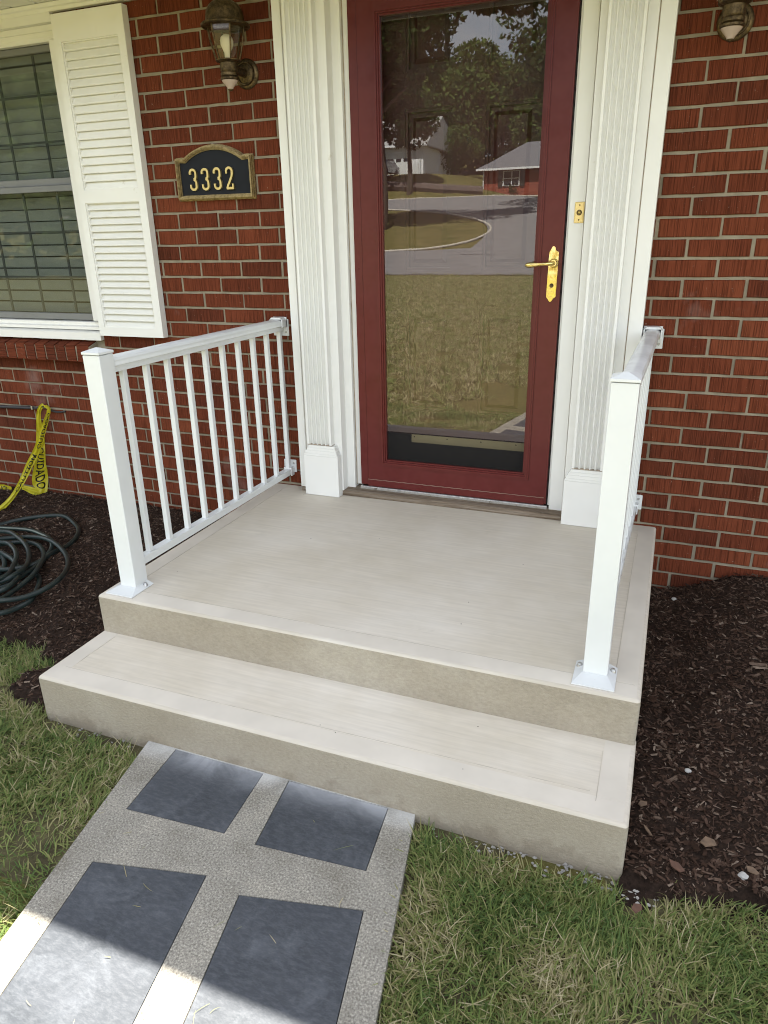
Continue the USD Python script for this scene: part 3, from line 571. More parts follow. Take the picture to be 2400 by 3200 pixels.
x = -5.4
while x < 4.8:
    part(ea, 'soffit_panel', extr(Polygon([(x + .004, 2.452), (x + .012, 2.446), (x + .142, 2.446), (x + .146, 2.452), (x + .146, 2.456), (x + .004, 2.456)]), ey + .02, -0.03, 'y'), M['white']); x += 0.15
part(ea, 'soffit_backing', bx(-5.4, 4.8, ey + .02, -0.001, 2.4575, 2.462), M['white'])
part(ea, 'fascia', bx(-6.0, 5.4, ey - 0.002, ey + 0.018, 2.40, 2.60, 0.003), M['white'])
part(ea, 'moulding', extr(Polygon([(-0.002, 2.412), (-0.018, 2.414), (-0.022, 2.426), (-0.03, 2.43), (-0.034, 2.444), (-0.002, 2.444)]), -5.3, -0.80, 'x'), M['white'])
part(ea, 'moulding', extr(Polygon([(-0.002, 2.412), (-0.018, 2.414), (-0.022, 2.426), (-0.03, 2.43), (-0.034, 2.444), (-0.002, 2.444)]), 0.80, 4.6, 'x'), M['white'])

# ------------------------------------------------------------------ window
wn = thing('window', 'double hung window with dark screen and closed blinds, left of the shutter', 'window', (-2.7, 0, 1.0))
XA, XB = WX0 + 0.003, -1.902
part(wn, 'sill', extr(Polygon([(-0.024, 0.971), (-0.024, 1.008), (-0.02, 1.0125), (0.03, 1.02), (0.03, 0.975)]), XA, -1.893, 'x'), M['white'])
part(wn, 'sill_step', extr(Polygon([(0.0, 1.021), (0.0, 1.036), (0.018, 1.041), (0.018, 1.058), (0.07, 1.064), (0.07, 1.021)]), XA, -1.906, 'x'), M['white'])
part(wn, 'head', extr(Polygon([(-0.014, 2.377), (-0.014, 2.462), (0.06, 2.462), (0.06, 2.377)]), XA, XB, 'x'), M['white'])
part(wn, 'head_step', extr(Polygon([(0.012, 2.352), (0.012, 2.376), (0.06, 2.376), (0.06, 2.316), (0.03, 2.316), (0.03, 2.336), (0.02, 2.352)]), XA, XB, 'x'), M['white'])
part(wn, 'jamb', bx(XB - 0.045, XB, 0.0, 0.12, 1.065, 2.315, 0.003), M['white']); part(wn, 'jamb', bx(XA, XA + 0.045, 0.0, 0.12, 1.065, 2.315, 0.003), M['white'])
gx0, gx1 = XA + 0.046, XB - 0.046
def sash(z0, z1, y, nm, mz):
    f = part(wn, nm, cat([bx(gx0, gx1, y - .012, y + .02, z0, z0 + .032, .002), bx(gx0, gx1, y - .012, y + .02, z1 - .028, z1, .002), bx(gx0, gx0 + .03, y - .011, y + .019, z0 + .032, z1 - .028), bx(gx1 - .03, gx1, y - .011, y + .019, z0 + .032, z1 - .028)]), M['sashgrey'])
    part(f, 'pane', bx(gx0 + .029, gx1 - .029, y, y + .004, z0 + .031, z1 - .027), M['winglass'])
    for xm in mz: part(f, 'muntin', bx(xm - .006, xm + .006, y + .012, y + .018, z0 + .031, z1 - .027), M['sashgrey'])
    for q in (0.33, 0.67): part(f, 'muntin', bx(gx0 + .03, gx1 - .03, y + .0125, y + .0175, z0 + (z1 - z0) * q - .005, z0 + (z1 - z0) * q + .005), M['sashgrey'])
sash(1.066, 1.716, 0.045, 'lower_sash', [-2.103 - .2245 * i for i in range(6)])
sash(1.718, 2.314, 0.07, 'upper_sash', [-2.137 - .2345 * i for i in range(6)])
bl = part(wn, 'blind', bx(gx0, gx1, 0.125, 0.165, 2.262, 2.306, .003), M['blind'])
z = 1.09
while z < 2.26:
    part(bl, 'slat', extr(Polygon([(0.130, z + .052), (0.133, z + .053), (0.160, z + .001), (0.157, z)]), gx0 + .01, gx1 - .01, 'x'), M['blind']); z += 0.0585
part(wn, 'dark_room', cat([bx(XA, XB, 0.6, 0.62, 0.9, 2.5), bx(XA - .02, XA, .225, .62, .9, 2.5), bx(XB, XB + .02, .225, .62, .9, 2.5)]), M['room'])

# ------------------------------------------------------------------ shutter
sh = thing('shutter', 'white louvred vinyl shutter between the window and the house number', 'shutter', (-1.68, 0, 1.0))
sx0, sx1, sz0, sz1, sy = -1.8755, -1.482, 0.9995, 2.395, -0.042
P1, P2 = (-1.836, -1.519, 1.680, 2.286), (-1.842, -1.523, 1.042, 1.623)
fr = sbox(sx0, sz0, sx1, sz1).difference(sbox(P1[0], P1[2], P1[1], P1[3])).difference(sbox(P2[0], P2[2], P2[1], P2[3]))
part(sh, 'frame', cat([extr(fr, sy, -0.004, 'y')]), M['shutter'])
part(sh, 'back_panel', bx(sx0 + .02, sx1 - .02, -0.0165, -0.0045, sz0 + .02, sz1 - .02), M['shutter'])
for (a, b, z0, z1), n in ((P1, 17), (P2, 18)):
    p = (z1 - z0) / n
    part(sh, 'panel_lip', extr(sbox(a, z0, b, z1).difference(sbox(a + .006, z0 + .004, b - .006, z1 - .004)), sy + .006, -0.015, 'y'), M['shutter'])
    for i in range(n):
        zz = z0 + i * p
        prof = [(sy + .020, zz + p - .0015), (sy + .022, zz + p), (-0.0165, zz + p), (-0.0165, zz + .0005), (sy + .0075, zz + .0005), (sy + .0055, zz + .003), (sy + .0058, zz + .006)]
        part(sh, 'louvre', extr(Polygon(prof), a + .0062, b - .0062, 'x'), M['shutter'])

# ------------------------------------------------------------------ door surround
ds = thing('door_surround', 'white wooden door surround with fluted pilasters on plinth blocks', 'door frame', (0, -0.05, ZL))
YB, YP = -0.053, -0.091
def pil(x0, x1, nf):
    w = x1 - x0; pts = [(x0, YB + .002), (x0, YP + .002), (x0 + .0015, YP)]
    m = 0.0095; pitch = (w - 2 * m) / nf; r = pitch * 0.43
    for i in range(nf):
        cx_ = x0 + m + pitch * (i + .5)
        for a in np.linspace(0, math.pi, 9): pts.append((cx_ - r * math.cos(a), YP + 1.9 * r * math.sin(a)))
    pts += [(x1 - .0015, YP), (x1, YP + .002), (x1, YB + .002)]
    return Polygon(pts)
SB = 0.3085   # top of the weathered sill
for s in (0, 1):
    if s == 0: o0, o1, b1, p0, p1, q0, q1, c0, c1, nf = -0.755, -0.7165, -0.526, -0.691, -0.564, -0.711, -0.532, -0.533, -0.488, 5
    else: o0, o1, b1, p0, p1, q0, q1, c0, c1, nf = 0.755, 0.702, 0.507, 0.537, 0.663, 0.511, 0.690, 0.443, 0.501, 5
    xo = sorted((o0, o1)); xb = sorted((o1 + (0.0015 if s == 0 else -0.0035), b1))
    part(ds, 'edge_board', bx(xo[0], xo[1], -0.058, 0.0, SB, 2.44, .003, 2), M['white'], 30)
    part(ds, 'backing_board', bx(xb[0], xb[1], YB, 0.0, SB, 2.44, .003, 2), M['white'], 30)
    part(ds, 'joint', bx(min(o1, xb[0] if s == 0 else xb[1]) - .0005, max(o1, xb[0] if s == 0 else xb[1]) + .0005, YB + .003, -0.01, SB + .01, 2.43), M['caulk'])
    part(ds, 'pilaster', extr(pil(p0, p1, nf), ZL + 0.2535, 2.44, 'z'), M['white'])
    # plinth: block, then a stepped moulding up to the flutes
    pm = [bx(q0, q1, -0.0965, YB + .001, ZL + .001, 0.484, .0025, 2)]
    for (za, zb, ina, inb) in ((0.4845, 0.4945, 0.0, 0.004), (0.495, 0.509, 0.006, 0.010), (0.5095, 0.522, 0.013, 0.0165), (0.5225, 0.534, 0.019, 0.0235)):
        w0, w1 = q0 + ina * (1.25 if s == 0 else 1.1), q1 - ina * 0.75
        v0, v1 = q0 + inb * (1.25 if s == 0 else 1.1), q1 - inb * 0.75
        pm.append(trimesh.convex.convex_hull([(w0, -0.0965 + ina * .25, za), (w1, -0.0965 + ina * .25, za), (v0, -0.0965 + inb * .25, zb), (v1, -0.0965 + inb * .25, zb), (w0, YB + .001, za), (w1, YB + .001, za), (v0, YB + .001, zb), (v1, YB + .001, zb)]))
    part(ds, 'plinth', cat(pm), M['white'])
    part(ds, 'plinth_gap', bx(p0 + .001, p1 - .001, YP + .004, YB + .002, 0.5345, ZL + 0.2534), M['caulk'])
    cc = sorted((c0, c1))
    part(ds, 'casing', bx(cc[0] + (.0015 if s == 0 else 0), cc[1] - (0 if s == 0 else .0015), 0.0, 0.1, SB - 0.006, 2.44, .002, 2), M['white'], 30)
    part(ds, 'joint', bx(*sorted((b1 + (.0004 if s == 0 else -.0004), (cc[0] + .0013) if s == 0 else (cc[1] - .0013))), 0.0035, 0.06, SB, 2.43), M['caulk'])
    if s == 0:
        part(ds, 'brick_mould', bx(-0.4868, -0.4585, 0.021, 0.10, 0.325, 2.43, .003, 2), M['white'], 30)
        part(ds, 'joint', bx(-0.4878, -0.484, 0.0185, 0.05, 0.325, 2.43), M['caulk'])
    else: part(ds, 'brick_mould', bx(0.4345, 0.4425, 0.012, 0.10, 0.325, 2.43, .002, 2), M['white'], 30)
part(ds, 'head_board', bx(-0.70, 0.70, -0.03, 0.1, 2.445, 2.62, .003), M['white'])
sillp = []
part(ds, 'wood_sill', extr(Polygon([(-0.052, ZL - .004), (-0.056, ZL + .004), (-0.054, ZL + .012), (-0.05, ZL + .0145), (-0.047, ZL + .0225), (0.06, ZL + .0315), (0.2, ZL + .0315), (0.2, ZL - .004)]), -0.752, 0.505, 'x'), M['oldwood'])
part(ds, 'threshold', extr(Polygon([(-0.004, ZL + .0262), (-0.004, ZL + .036), (0.0, ZL + .040), (0.12, ZL + .044), (0.12, ZL + .03)]), -0.4586, 0.4345, 'x'), M['alu'])

# ------------------------------------------------------------------ storm door (glazed, red) and the panelled door behind it
sdr = thing('storm_door', 'dark red storm door with one full-length glass pane and brass lever', 'storm door', (0, 0, ZL))
dz0, dz1 = 0.3335, 2.40
part(sdr, 'outer_frame', cat([bx(-0.4565, -0.4195, 0.002, 0.034, dz0, dz1, .002, 2), bx(-0.419, 0.4283, 0.003, 0.034, 2.345, dz1, .002, 2)]), M['red'], 30)
part(sdr, 'gap', cat([bx(-0.4195, -0.4180, 0.006, 0.03, dz0 + .004, 2.345), bx(0.4284, 0.4344, 0.016, 0.04, dz0 - .004, 2.345), bx(-0.4583, -0.4566, .012, .03, dz0, dz1)]), M['black'])
G0, G1, GZ0, GZ1 = -0.3225, 0.319, 0.467, 2.238
stile = sbox(-0.418, dz0, 0.4283, 2.344).difference(sbox(G0 - .032, GZ0 - .030, G1 + .028, GZ1 + .030))
part(sdr, 'door_leaf', extr(stile, 0.0, 0.034, 'y'), M['red'])
part(sdr, 'bottom_expander', bx(-0.4185, 0.42, -0.0035, 0.0, dz0 - .004, dz0 + 0.0285, .001), M['red'])
part(sdr, 'expander_edge', bx(-0.4186, 0.4201, -0.0037, -0.0005, dz0 + .0286, dz0 + .0296), M['carpaint'] if False else M['caulk'])
def bead():
    ms = []
    steps = [(0.032, 0.024, -0.0045), (0.0238, 0.015, -0.0062), (0.0148, 0.0075, -0.0015), (0.0073, 0.0, 0.0045)]
    for a, b, y in steps:
        k = 0.9
        o = sbox(G0 - a, GZ0 - a * .93, G1 + a * .87, GZ1 + a * .93); i = sbox(G0 - b, GZ0 - b * .93, G1 + b * .87, GZ1 + b * .93)
        ms.append(extr(o.difference(i), y, 0.03, 'y'))
    return cat(ms)
part(sdr, 'glazing_bead', bead(), M['red'])
part(sdr, 'glass_pane', bx(G0 - .006, G1 + .006, 0.0125, 0.0165, 0.604, GZ1 + .006), M['glass'])
part(sdr, 'screen_panel', bx(G0 - .006, G1 + .006, 0.0140, 0.0150, GZ0 - .006, 0.6035), M['mesh'])  # added below the pane to keep this strip dark and free of reflections
for (xx, zz) in ((-0.4385, 1.88), (-0.4385, 1.32), (-0.4385, 0.87), (-0.400, 0.352), (0.404, 0.352), (0.395, 0.368)):
    part(sdr, 'screw', lathe([(0, .0012), (.003, .001), (.0036, 0)], xx, zz, 10, 'y').apply_translation([0, 0.002 if xx < -.42 else -.0036, 0]), M['red'])
part(sdr, 'window_sticker', cat([lathe([(.0078, 0.0), (.0078, 0.0006), (.0064, 0.0006), (.0064, 0.0)], 0.040, 1.797, 24, 'y').apply_translation([0, 0.0122, 0])]), M['tapeblack'])
# lever set
hd = part(sdr, 'handle', lathe([(0, .020), (.012, .020), (.014, .016), (.0145, .006), (.0175, .003), (.0175, 0.0)], 0.3985, 1.3415, 24, 'y').apply_translation([0, -0.0065, 0]), M['brass'], 30)
pts = [(0.3855, 1.403), (0.391, 1.4035), (0.396, 1.399), (0.4025, 1.389), (0.413, 1.3825), (0.4145, 1.378), (0.4125, 1.216), (0.409, 1.212), (0.402, 1.2065), (0.397, 1.198), (0.3915, 1.1945), (0.387, 1.198), (0.3815, 1.2065), (0.377, 1.211), (0.3755, 1.216), (0.3775, 1.378), (0.378, 1.382), (0.3825, 1.389)]
pts = [(x + (0.0045 if z > 1.39 else 0.0), z) for x, z in pts]
pl = Polygon(pts).buffer(0)
part(hd, 'back_plate', cat([extr(pl, -0.0035, 0.0005, 'y'), extr(pl.buffer(-.0022), -0.0065, -0.003, 'y')]), M['brass'])
lv = spline([(0.3985, -0.026, 1.3415), (0.3955, -0.040, 1.3415), (0.382, -0.049, 1.3405), (0.360, -0.051, 1.3395), (0.335, -0.051, 1.338), (0.312, -0.050, 1.3365), (0.299, -0.049, 1.336), (0.293, -0.049, 1.336)], 5)
t = np.linspace(0, 1, len(lv))
part(hd, 'lever', tube(lv, np.interp(t, [0, .15, .32, .45, .6, .8, .92, .98, 1], [.0085, .009, .0072, .0062, .0078, .0106, .0098, .006, .001]), 16), M['brass'], True)
part(hd, 'keyhole', lathe([(0, .0015), (.008, .0015), (.0085, 0)], 0.3945, 1.2575, 20, 'y').apply_translation([0, -0.0066, 0]), M['oldbrass'])

ed = thing('entry_door', 'dark red panelled wooden door behind the storm door glass', 'door', (0, 0.1, ZL))
YE = 0.095
def shift(xz): # measured on a plane in front of the door face: carried back along the line of sight
    x, z = xz; P = np.array([x, 0.075, z]); d = P - CP; Q = CP + d * ((YE - CP[1]) / d[1]); return Q[0], Q[2]
rects = []
for (xa_, za_, xb_, zb_) in ((-0.246, 1.312, -0.04, 1.925), (0.090, 1.313, 0.296, 1.925), (-0.246, 0.70, -0.04, 1.139), (0.090, 0.70, 0.296, 1.145), (-0.24, 2.053, -0.038, 2.30), (0.09, 2.053, 0.296, 2.30)):
    a, b = shift((xa_, za_)); c, d = shift((xb_, zb_)); rects.append((a, b, c, d))
dp = sbox(-0.452, ZL + .045, 0.43, 2.40)
for r_ in rects: dp = dp.difference(sbox(*r_))
part(ed, 'door_slab', extr(dp, YE, YE + 0.04, 'y'), M['darkred'])
for r_ in rects:
    a, b, c, d = r_
    part(ed, 'panel', cat([bx(a, c, YE + .016, YE + .03, b, d), extr(sbox(a, b, c, d).difference(sbox(a + .012, b + .012, c - .012, d - .012)), YE + .004, YE + .03, 'y'),
                           trimesh.convex.convex_hull([(a + .03, YE + .016, b + .03), (c - .03, YE + .016, b + .03), (a + .03, YE + .016, d - .03), (c - .03, YE + .016, d - .03), (a + .045, YE + .004, b + .045), (c - .045, YE + .004, b + .045), (a + .045, YE + .004, d - .045), (c - .045, YE + .004, d - .045)])]), M['darkred'])
part(ed, 'door_sweep', bx(-0.45, 0.428, YE - .004, YE - .0005, ZL + .05, 0.575), M['nearblack'])  # near-black band across the lower part of the entry door
ks = part(ed, 'kick_strip', bx(-0.228, 0.40, YE - .0075, YE - .0045, 0.5385, 0.5765, .001), M['kick'])
for q in range(5): part(ks, 'screw', lathe([(0, .0012), (.0028, .0008), (.003, 0)], -0.214 + 0.1605 * q, 0.566, 10, 'y').apply_translation([0, YE - .0076, 0]), M['oldbrass'])
part(ed, 'jamb', cat([bx(-0.457, -0.4525, .036, .3, ZL + .04, 2.42), bx(0.4305, 0.434, .042, .3, ZL + .04, 2.42), bx(-.457, .434, .036, .3, 2.405, 2.44)]), M['darkred'])
part(ed, 'room_behind', cat([bx(-0.7, 0.7, .31, .33, .2, 2.6)]), M['room'])

# door bell
db = thing('door_bell', 'small rectangular brass door bell button on the white casing', 'door bell', (0.48, 0, 1.52))
part(db, 'plate', cat([bx(0.4625, 0.4985, -0.0032, -0.0002, 1.4855, 1.5595, .001), bx(0.4655, 0.4955, -0.0050, -0.003, 1.4885, 1.5565, .001)]), M['digit'])
part(db, 'ring', lathe([(.0062, .005), (.0068, .0072), (.0095, .0072), (.0102, .005)], 0.4805, 1.5225, 24, 'y'), M['oldbrass'], 30)
part(db, 'button', lathe([(0, .0088), (.0035, .0084), (.0058, .006), (.006, .004)], 0.4805, 1.5225, 20, 'y'), M['brass'], True)
for zz in (1.5485, 1.4965): part(db, 'screw', lathe([(0, .0062), (.0024, .0058), (.003, .0048)], 0.4805, zz, 10, 'y'), M['oldbrass'])

# ------------------------------------------------------------------ house number plaque
pq = thing('house_number_plaque', 'arched brass and black plaque with the house number 3332', 'plaque', (-1.116, 0, 1.6))
def arch(d):
    x0, x1, zb, zs, zt = -1.318, -0.915, 1.6165, 1.795, 1.842
    cxx = -1.1165; half = 0.153
    s = zt - zs; R_ = (half ** 2 + s ** 2) / (2 * s); cz = zt - R_
    a = math.asin(half / R_)
    top = [(cxx + R_ * math.sin(q), cz + R_ * math.cos(q)) for q in np.linspace(a, -a, 21)]
    P = [(x0, zb), (x1, zb), (x1, zs), (cxx + half + .018, zs + .0015)] + top + [(cxx - half - .018, zs + .0015), (x0, zs)]
    return Polygon(P).buffer(-d, join_style=2)
ringm = [extr(arch(0), -0.006, -0.0005, 'y')]
for a, b, y in ((0.0018, 0.0042, -0.010), (0.0042, 0.0075, -0.019), (0.0075, 0.0125, -0.027), (0.0125, 0.0155, -0.0245), (0.0155, 0.0185, -0.021), (0.0185, 0.0225, -0.0145)):
    ringm.append(extr(arch(a).difference(arch(b)), y, -0.005, 'y'))
part(pq, 'frame', cat(ringm), M['plaquebrass'])
part(pq, 'field', extr(arch(0.022), -0.0095, -0.006, 'y'), M['plaqueblack'])
def glyph(ch):
    if ch == '3':
        up = [(.0055, .069), (.0055, .0755)] + [(.0205 - .015 * math.cos(a), .0755 + .0105 * math.sin(a) * 1.25) for a in np.linspace(0.15, math.pi, 10)] + [(.0355, .0625), (.0345, .056), (.031, .0515), (.024, .0485)]
        lo = [(.024, .0485), (.032, .044), (.036, .037), (.0365, .022)] + [(.021 + .0155 * math.cos(a), .019 - .0135 * math.sin(a)) for a in np.linspace(0, math.pi, 10)] + [(.0055, .027)]
        s = LineString(up).buffer(.0049, cap_style=2).union(LineString(lo).buffer(.0049, cap_style=2))
        return s
    p = [(.0055, .066), (.0055, .0755)] + [(.0205 - .015 * math.cos(a), .0755 + .0115 * math.sin(a) * 1.15) for a in np.linspace(0.1, math.pi, 10)] + [(.0355, .065), (.033, .055), (.021, .034), (.0105, .018), (.0068, .0085)]
    s = LineString(p).buffer(.0049, cap_style=2).union(sbox(.0018, .001, .0395, .0105)).union(sbox(.0315, .001, .0395, .024))
    return s
for i, ch in enumerate('3332'):
    gx = -1.2465 + 0.0635 * i
    pg = affinity.translate(affinity.scale(glyph(ch), 0.97, 0.985, origin=(0, 0)), gx, 1.6565)
    part(pq, 'digit', extr(pg, -0.0205, -0.0095, 'y'), M['digit'])

# ------------------------------------------------------------------ wall lanterns
ln = thing('wall_lantern', 'aged brass wall lantern with clear glass panels left of the door, above the house number', 'wall lantern', (-0.92, 0, 2.09))
LX, LY = -0.931, -0.118
part(ln, 'wall_plate', lathe([(0, .022), (.018, .021), (.03, .017), (.036, .014), (.038, .018), (.042, .018), (.044, .011), (.050, .009), (.054, .006), (.0565, .002), (.0565, 0)], -0.9195, 2.093, 32, 'y'), M['oldbrass'], 30)
part(ln, 'arm', tube(spline([(-0.9195, -0.015, 2.093), (-0.922, -0.05, 2.094), (-0.926, -0.085, 2.097), (LX, LY, 2.098)], 5), np.linspace(.017, .0125, 16), 14), M['oldbrass'], True)
part(ln, 'base', lathe([(0, 2.064), (.030, 2.064), (.0345, 2.068), (.0345, 2.078), (.0315, 2.081), (.0345, 2.086), (.0345, 2.112), (.041, 2.1155), (.049, 2.119), (.050, 2.123), (0, 2.123)], LX, LY, 28), M['oldbrass'], 30)
part(ln, 'sensor', lathe([(0, 2.022), (.011, 2.022), (.0125, 2.027), (.020, 2.036), (.0315, 2.0495), (.0325, 2.052), (0, 2.052)], LX, LY, 28), M['sensor'], 30)
part(ln, 'sensor_collar', lathe([(0, 2.0522), (.034, 2.0522), (.037, 2.055), (.037, 2.061), (.034, 2.0638), (0, 2.0638)], LX, LY, 28), M['oldbrass'], 30)
part(ln, 'sensor_tip', lathe([(0, 2.014), (.006, 2.015), (.0095, 2.0185), (.0105, 2.0218), (0, 2.0218)], LX, LY, 20), M['oldbrass'], 30)
def rad(z): return np.interp(z, [2.123, 2.15, 2.185, 2.215, 2.237], [.047, .056, .065, .071, .073])
zz = np.linspace(2.123, 2.2365, 6)
for q in range(6):
    a0, a1 = (q) * math.pi / 3 + .26, (q + 1) * math.pi / 3 + .26
    V = []; F = []
    for z_ in zz:
        for a in (a0, a1): V.append((LX + rad(z_) * .985 * math.cos(a), LY + rad(z_) * .985 * math.sin(a), z_))
    for i in range(5): F += [(2 * i, 2 * i + 1, 2 * i + 3), (2 * i, 2 * i + 3, 2 * i + 2)]
    part(ln, 'glass_panel', trimesh.Trimesh(np.array(V), np.array(F), process=False), M['lampglass'])
    part(ln, 'rib', tube([(LX + rad(z_) * math.cos(a0), LY + rad(z_) * math.sin(a0), z_) for z_ in zz], .0036, 6), M['oldbrass'], True)
part(ln, 'cap', lathe([(0, 2.2375), (.075, 2.2375), (.094, 2.236), (.097, 2.239), (.097, 2.243), (.092, 2.247), (.080, 2.25), (.0765, 2.256), (.075, 2.272), (.071, 2.29), (.061, 2.307), (.044, 2.320), (.022, 2.327), (.016, 2.331), (.020, 2.337), (.026, 2.346), (.028, 2.356), (.024, 2.367), (.012, 2.374), (.006, 2.382), (0, 2.386)], LX, LY, 32), M['oldbrass'], 30)
part(ln, 'bulb', lathe([(0, 2.213), (.012, 2.211), (.022, 2.203), (.0265, 2.19), (.025, 2.176), (.018, 2.16), (.013, 2.148), (.012, 2.123)], LX, LY, 20), M['bulb'], True)
copy_of(ln, (0.935, 0, 2.086), 'brass wall lantern on the right brick wall, mostly above the picture edge')

# ------------------------------------------------------------------ railings
def railing(xc, xr, label):
    rl = thing('railing', label, 'railing', (xc, -1.18, ZL), group=None)
    y0, y1 = -1.211, -1.1445; h = 0.0335
    Z0 = ZL + .0012
    part(rl, 'post', bx(xc - h, xc + h, y0, y1, Z0 + .001, 1.117, .0035, 2), M['whitemetal'], 30)
    part(rl, 'post_cap', cat([bx(xc - h - .002, xc + h + .002, y0 - .002, y1 + .002, 1.1185, 1.1265, .0012), trimesh.convex.convex_hull([(xc - h - .001, y0 - .001, 1.1266), (xc + h + .001, y0 - .001, 1.1266), (xc - h - .001, y1 + .001, 1.1266), (xc + h + .001, y1 + .001, 1.1266), (xc - .003, (y0 + y1) / 2, 1.1385), (xc + .003, (y0 + y1) / 2, 1.1385)])]), M['whitemetal'])
    b = 0.0575; ym = (y0 + y1) / 2 - .027
    yb0, yb1 = y0 - .05, y1 + .003
    if True:
        yb0, yb1 = -1.2645, -1.1465
    base_ = trimesh.convex.convex_hull([(xc - b, yb0, Z0), (xc + b, yb0, Z0), (xc - b, yb1, Z0), (xc + b, yb1, Z0), (xc - b, yb0, Z0 + .003), (xc + b, yb0, Z0 + .003), (xc - b, yb1, Z0 + .003), (xc + b, yb1, Z0 + .003),
                                         (xc - h - .002, y0 - .004, Z0 + .0125), (xc + h + .002, y0 - .004, Z0 + .0125), (xc - h - .002, yb1, Z0 + .0125), (xc + h + .002, yb1, Z0 + .0125)])
    bp = part(rl, 'base_plate', base_, M['whitemetal'])
    for sx in (-1, 1):
        part(bp, 'bolt', lathe([(0, Z0 + .017), (.005, Z0 + .0165), (.0062, Z0 + .014), (.0085, Z0 + .0095), (.0095, Z0 + .0045), (0, Z0 + .004)], xc + sx * 0.0455, -1.175, 10), M['steel'], 30)
    xo = (xr - xc)
    def rx(y): return xc + xo * (y - y1) / (-y1)
    sec = Polygon([(-.0195, 1.052), (.0195, 1.052), (.0205, 1.070), (.027, 1.074), (.0285, 1.082), (.0285, 1.091), (.024, 1.099), (.012, 1.1035), (-.012, 1.1035), (-.024, 1.099), (-.0285, 1.091), (-.0285, 1.082), (-.027, 1.074), (-.0205, 1.070)])
    tr = extr(sec, y1 + .0005, -0.012, 'y'); v = tr.vertices.copy(); v[:, 0] += rx(v[:, 1]); tr.vertices = v
    part(rl, 'top_rail', tr, M['whitemetal'], 25)
    sec = Polygon([(-.0165, .352), (.0165, .352), (.0165, .3795), (.0155, .3805), (-.0155, .3805), (-.0165, .3795)])
    tr = extr(sec, y1 + .0005, -0.012, 'y'); v = tr.vertices.copy(); v[:, 0] += rx(v[:, 1]); tr.vertices = v
    part(rl, 'bottom_rail', tr, M['whitemetal'], 25)
    for i in range(10):
        y = -1.076 + 0.1168 * i
        w = 0.0098
        part(rl, 'baluster', bx(rx(y) - w, rx(y) + w, y - w, y + w, .3806, 1.0519, .0012), M['whitemetal'])
    # wall brackets
    def cup(z0, z1, hw, flip):
        o = Polygon([(-hw - .004, z0), (hw + .004, z0), (hw + .004, z1 - .012), (hw * .75, z1), (-hw * .75, z1), (-hw - .004, z1 - .012)])
        return o
    x = xr
    up = part(rl, 'wall_bracket', cat([extr(affinity.translate(sbox(-.036, 1.030, .036, 1.098).buffer(.004), x, 0), -.004, -.0005, 'y'),
        extr(affinity.translate(cup(1.068, 1.112, .030, 0).difference(sbox(-.0288, 1.0, .0288, 1.1038)), x, 0), -.05, -.004, 'y'), extr(affinity.translate(sbox(-.034, 1.05, .034, 1.1115), x, 0), -.0115, -.004, 'y')]), M['whitemetal'])
    lowb = part(rl, 'wall_bracket', cat([extr(affinity.translate(sbox(-.030, .362, .030, .418).buffer(.004), x, 0), -.004, -.0005, 'y'), extr(affinity.translate(sbox(-.021, .346, .021, .388).difference(sbox(-.0168, .34, .0168, .3808)), x, 0), -.034, -.004, 'y')]), M['whitemetal'])
    for sx in (-1, 1):
        part(up, 'screw', lathe([(0, .0062), (.004, .0058), (.0052, .004)], x + sx * .0255, 1.043, 10, 'y'), M['steel'])
        part(lowb, 'screw', lathe([(0, .0068), (.004, .006), (.0052, .004)], x + sx * .019, .404, 10, 'y'), M['steel'])
    return rl
railing(-0.8525, -0.838, 'white metal railing on the left side of the landing, in front of the shutter wall')
railing(0.7685, 0.7925, 'white metal railing on the right side of the landing, seen edge-on beside the right pilaster')

# ------------------------------------------------------------------ cable, caution tape, hose
cb_ = thing('wall_cable', 'thin black cable clipped along the brick wall below the window', 'cable', (-2.6, 0, 0.57))
part(cb_, 'sleeve', tube([(-3.9, -.0105, .535), (-3.0, -.0105, .555), (-2.722, -.0105, .566), (-2.475, -.0105, .576)], .009, 10), M['cable'], True)
part(cb_, 'wire', tube(spline([(-2.476, -.0105, .576), (-2.43, -.012, .580), (-2.385, -.02, .592), (-2.352, -.02, .580), (-2.32, -.012, .566), (-2.28, -.009, .564), (-2.245, -.003, .568)], 6), .0058, 8), M['cable'], True)
part(cb_, 'clip', cat([bx(-2.479, -2.469, -.022, -.0005, .565, .588, .002)]), M['steel'])

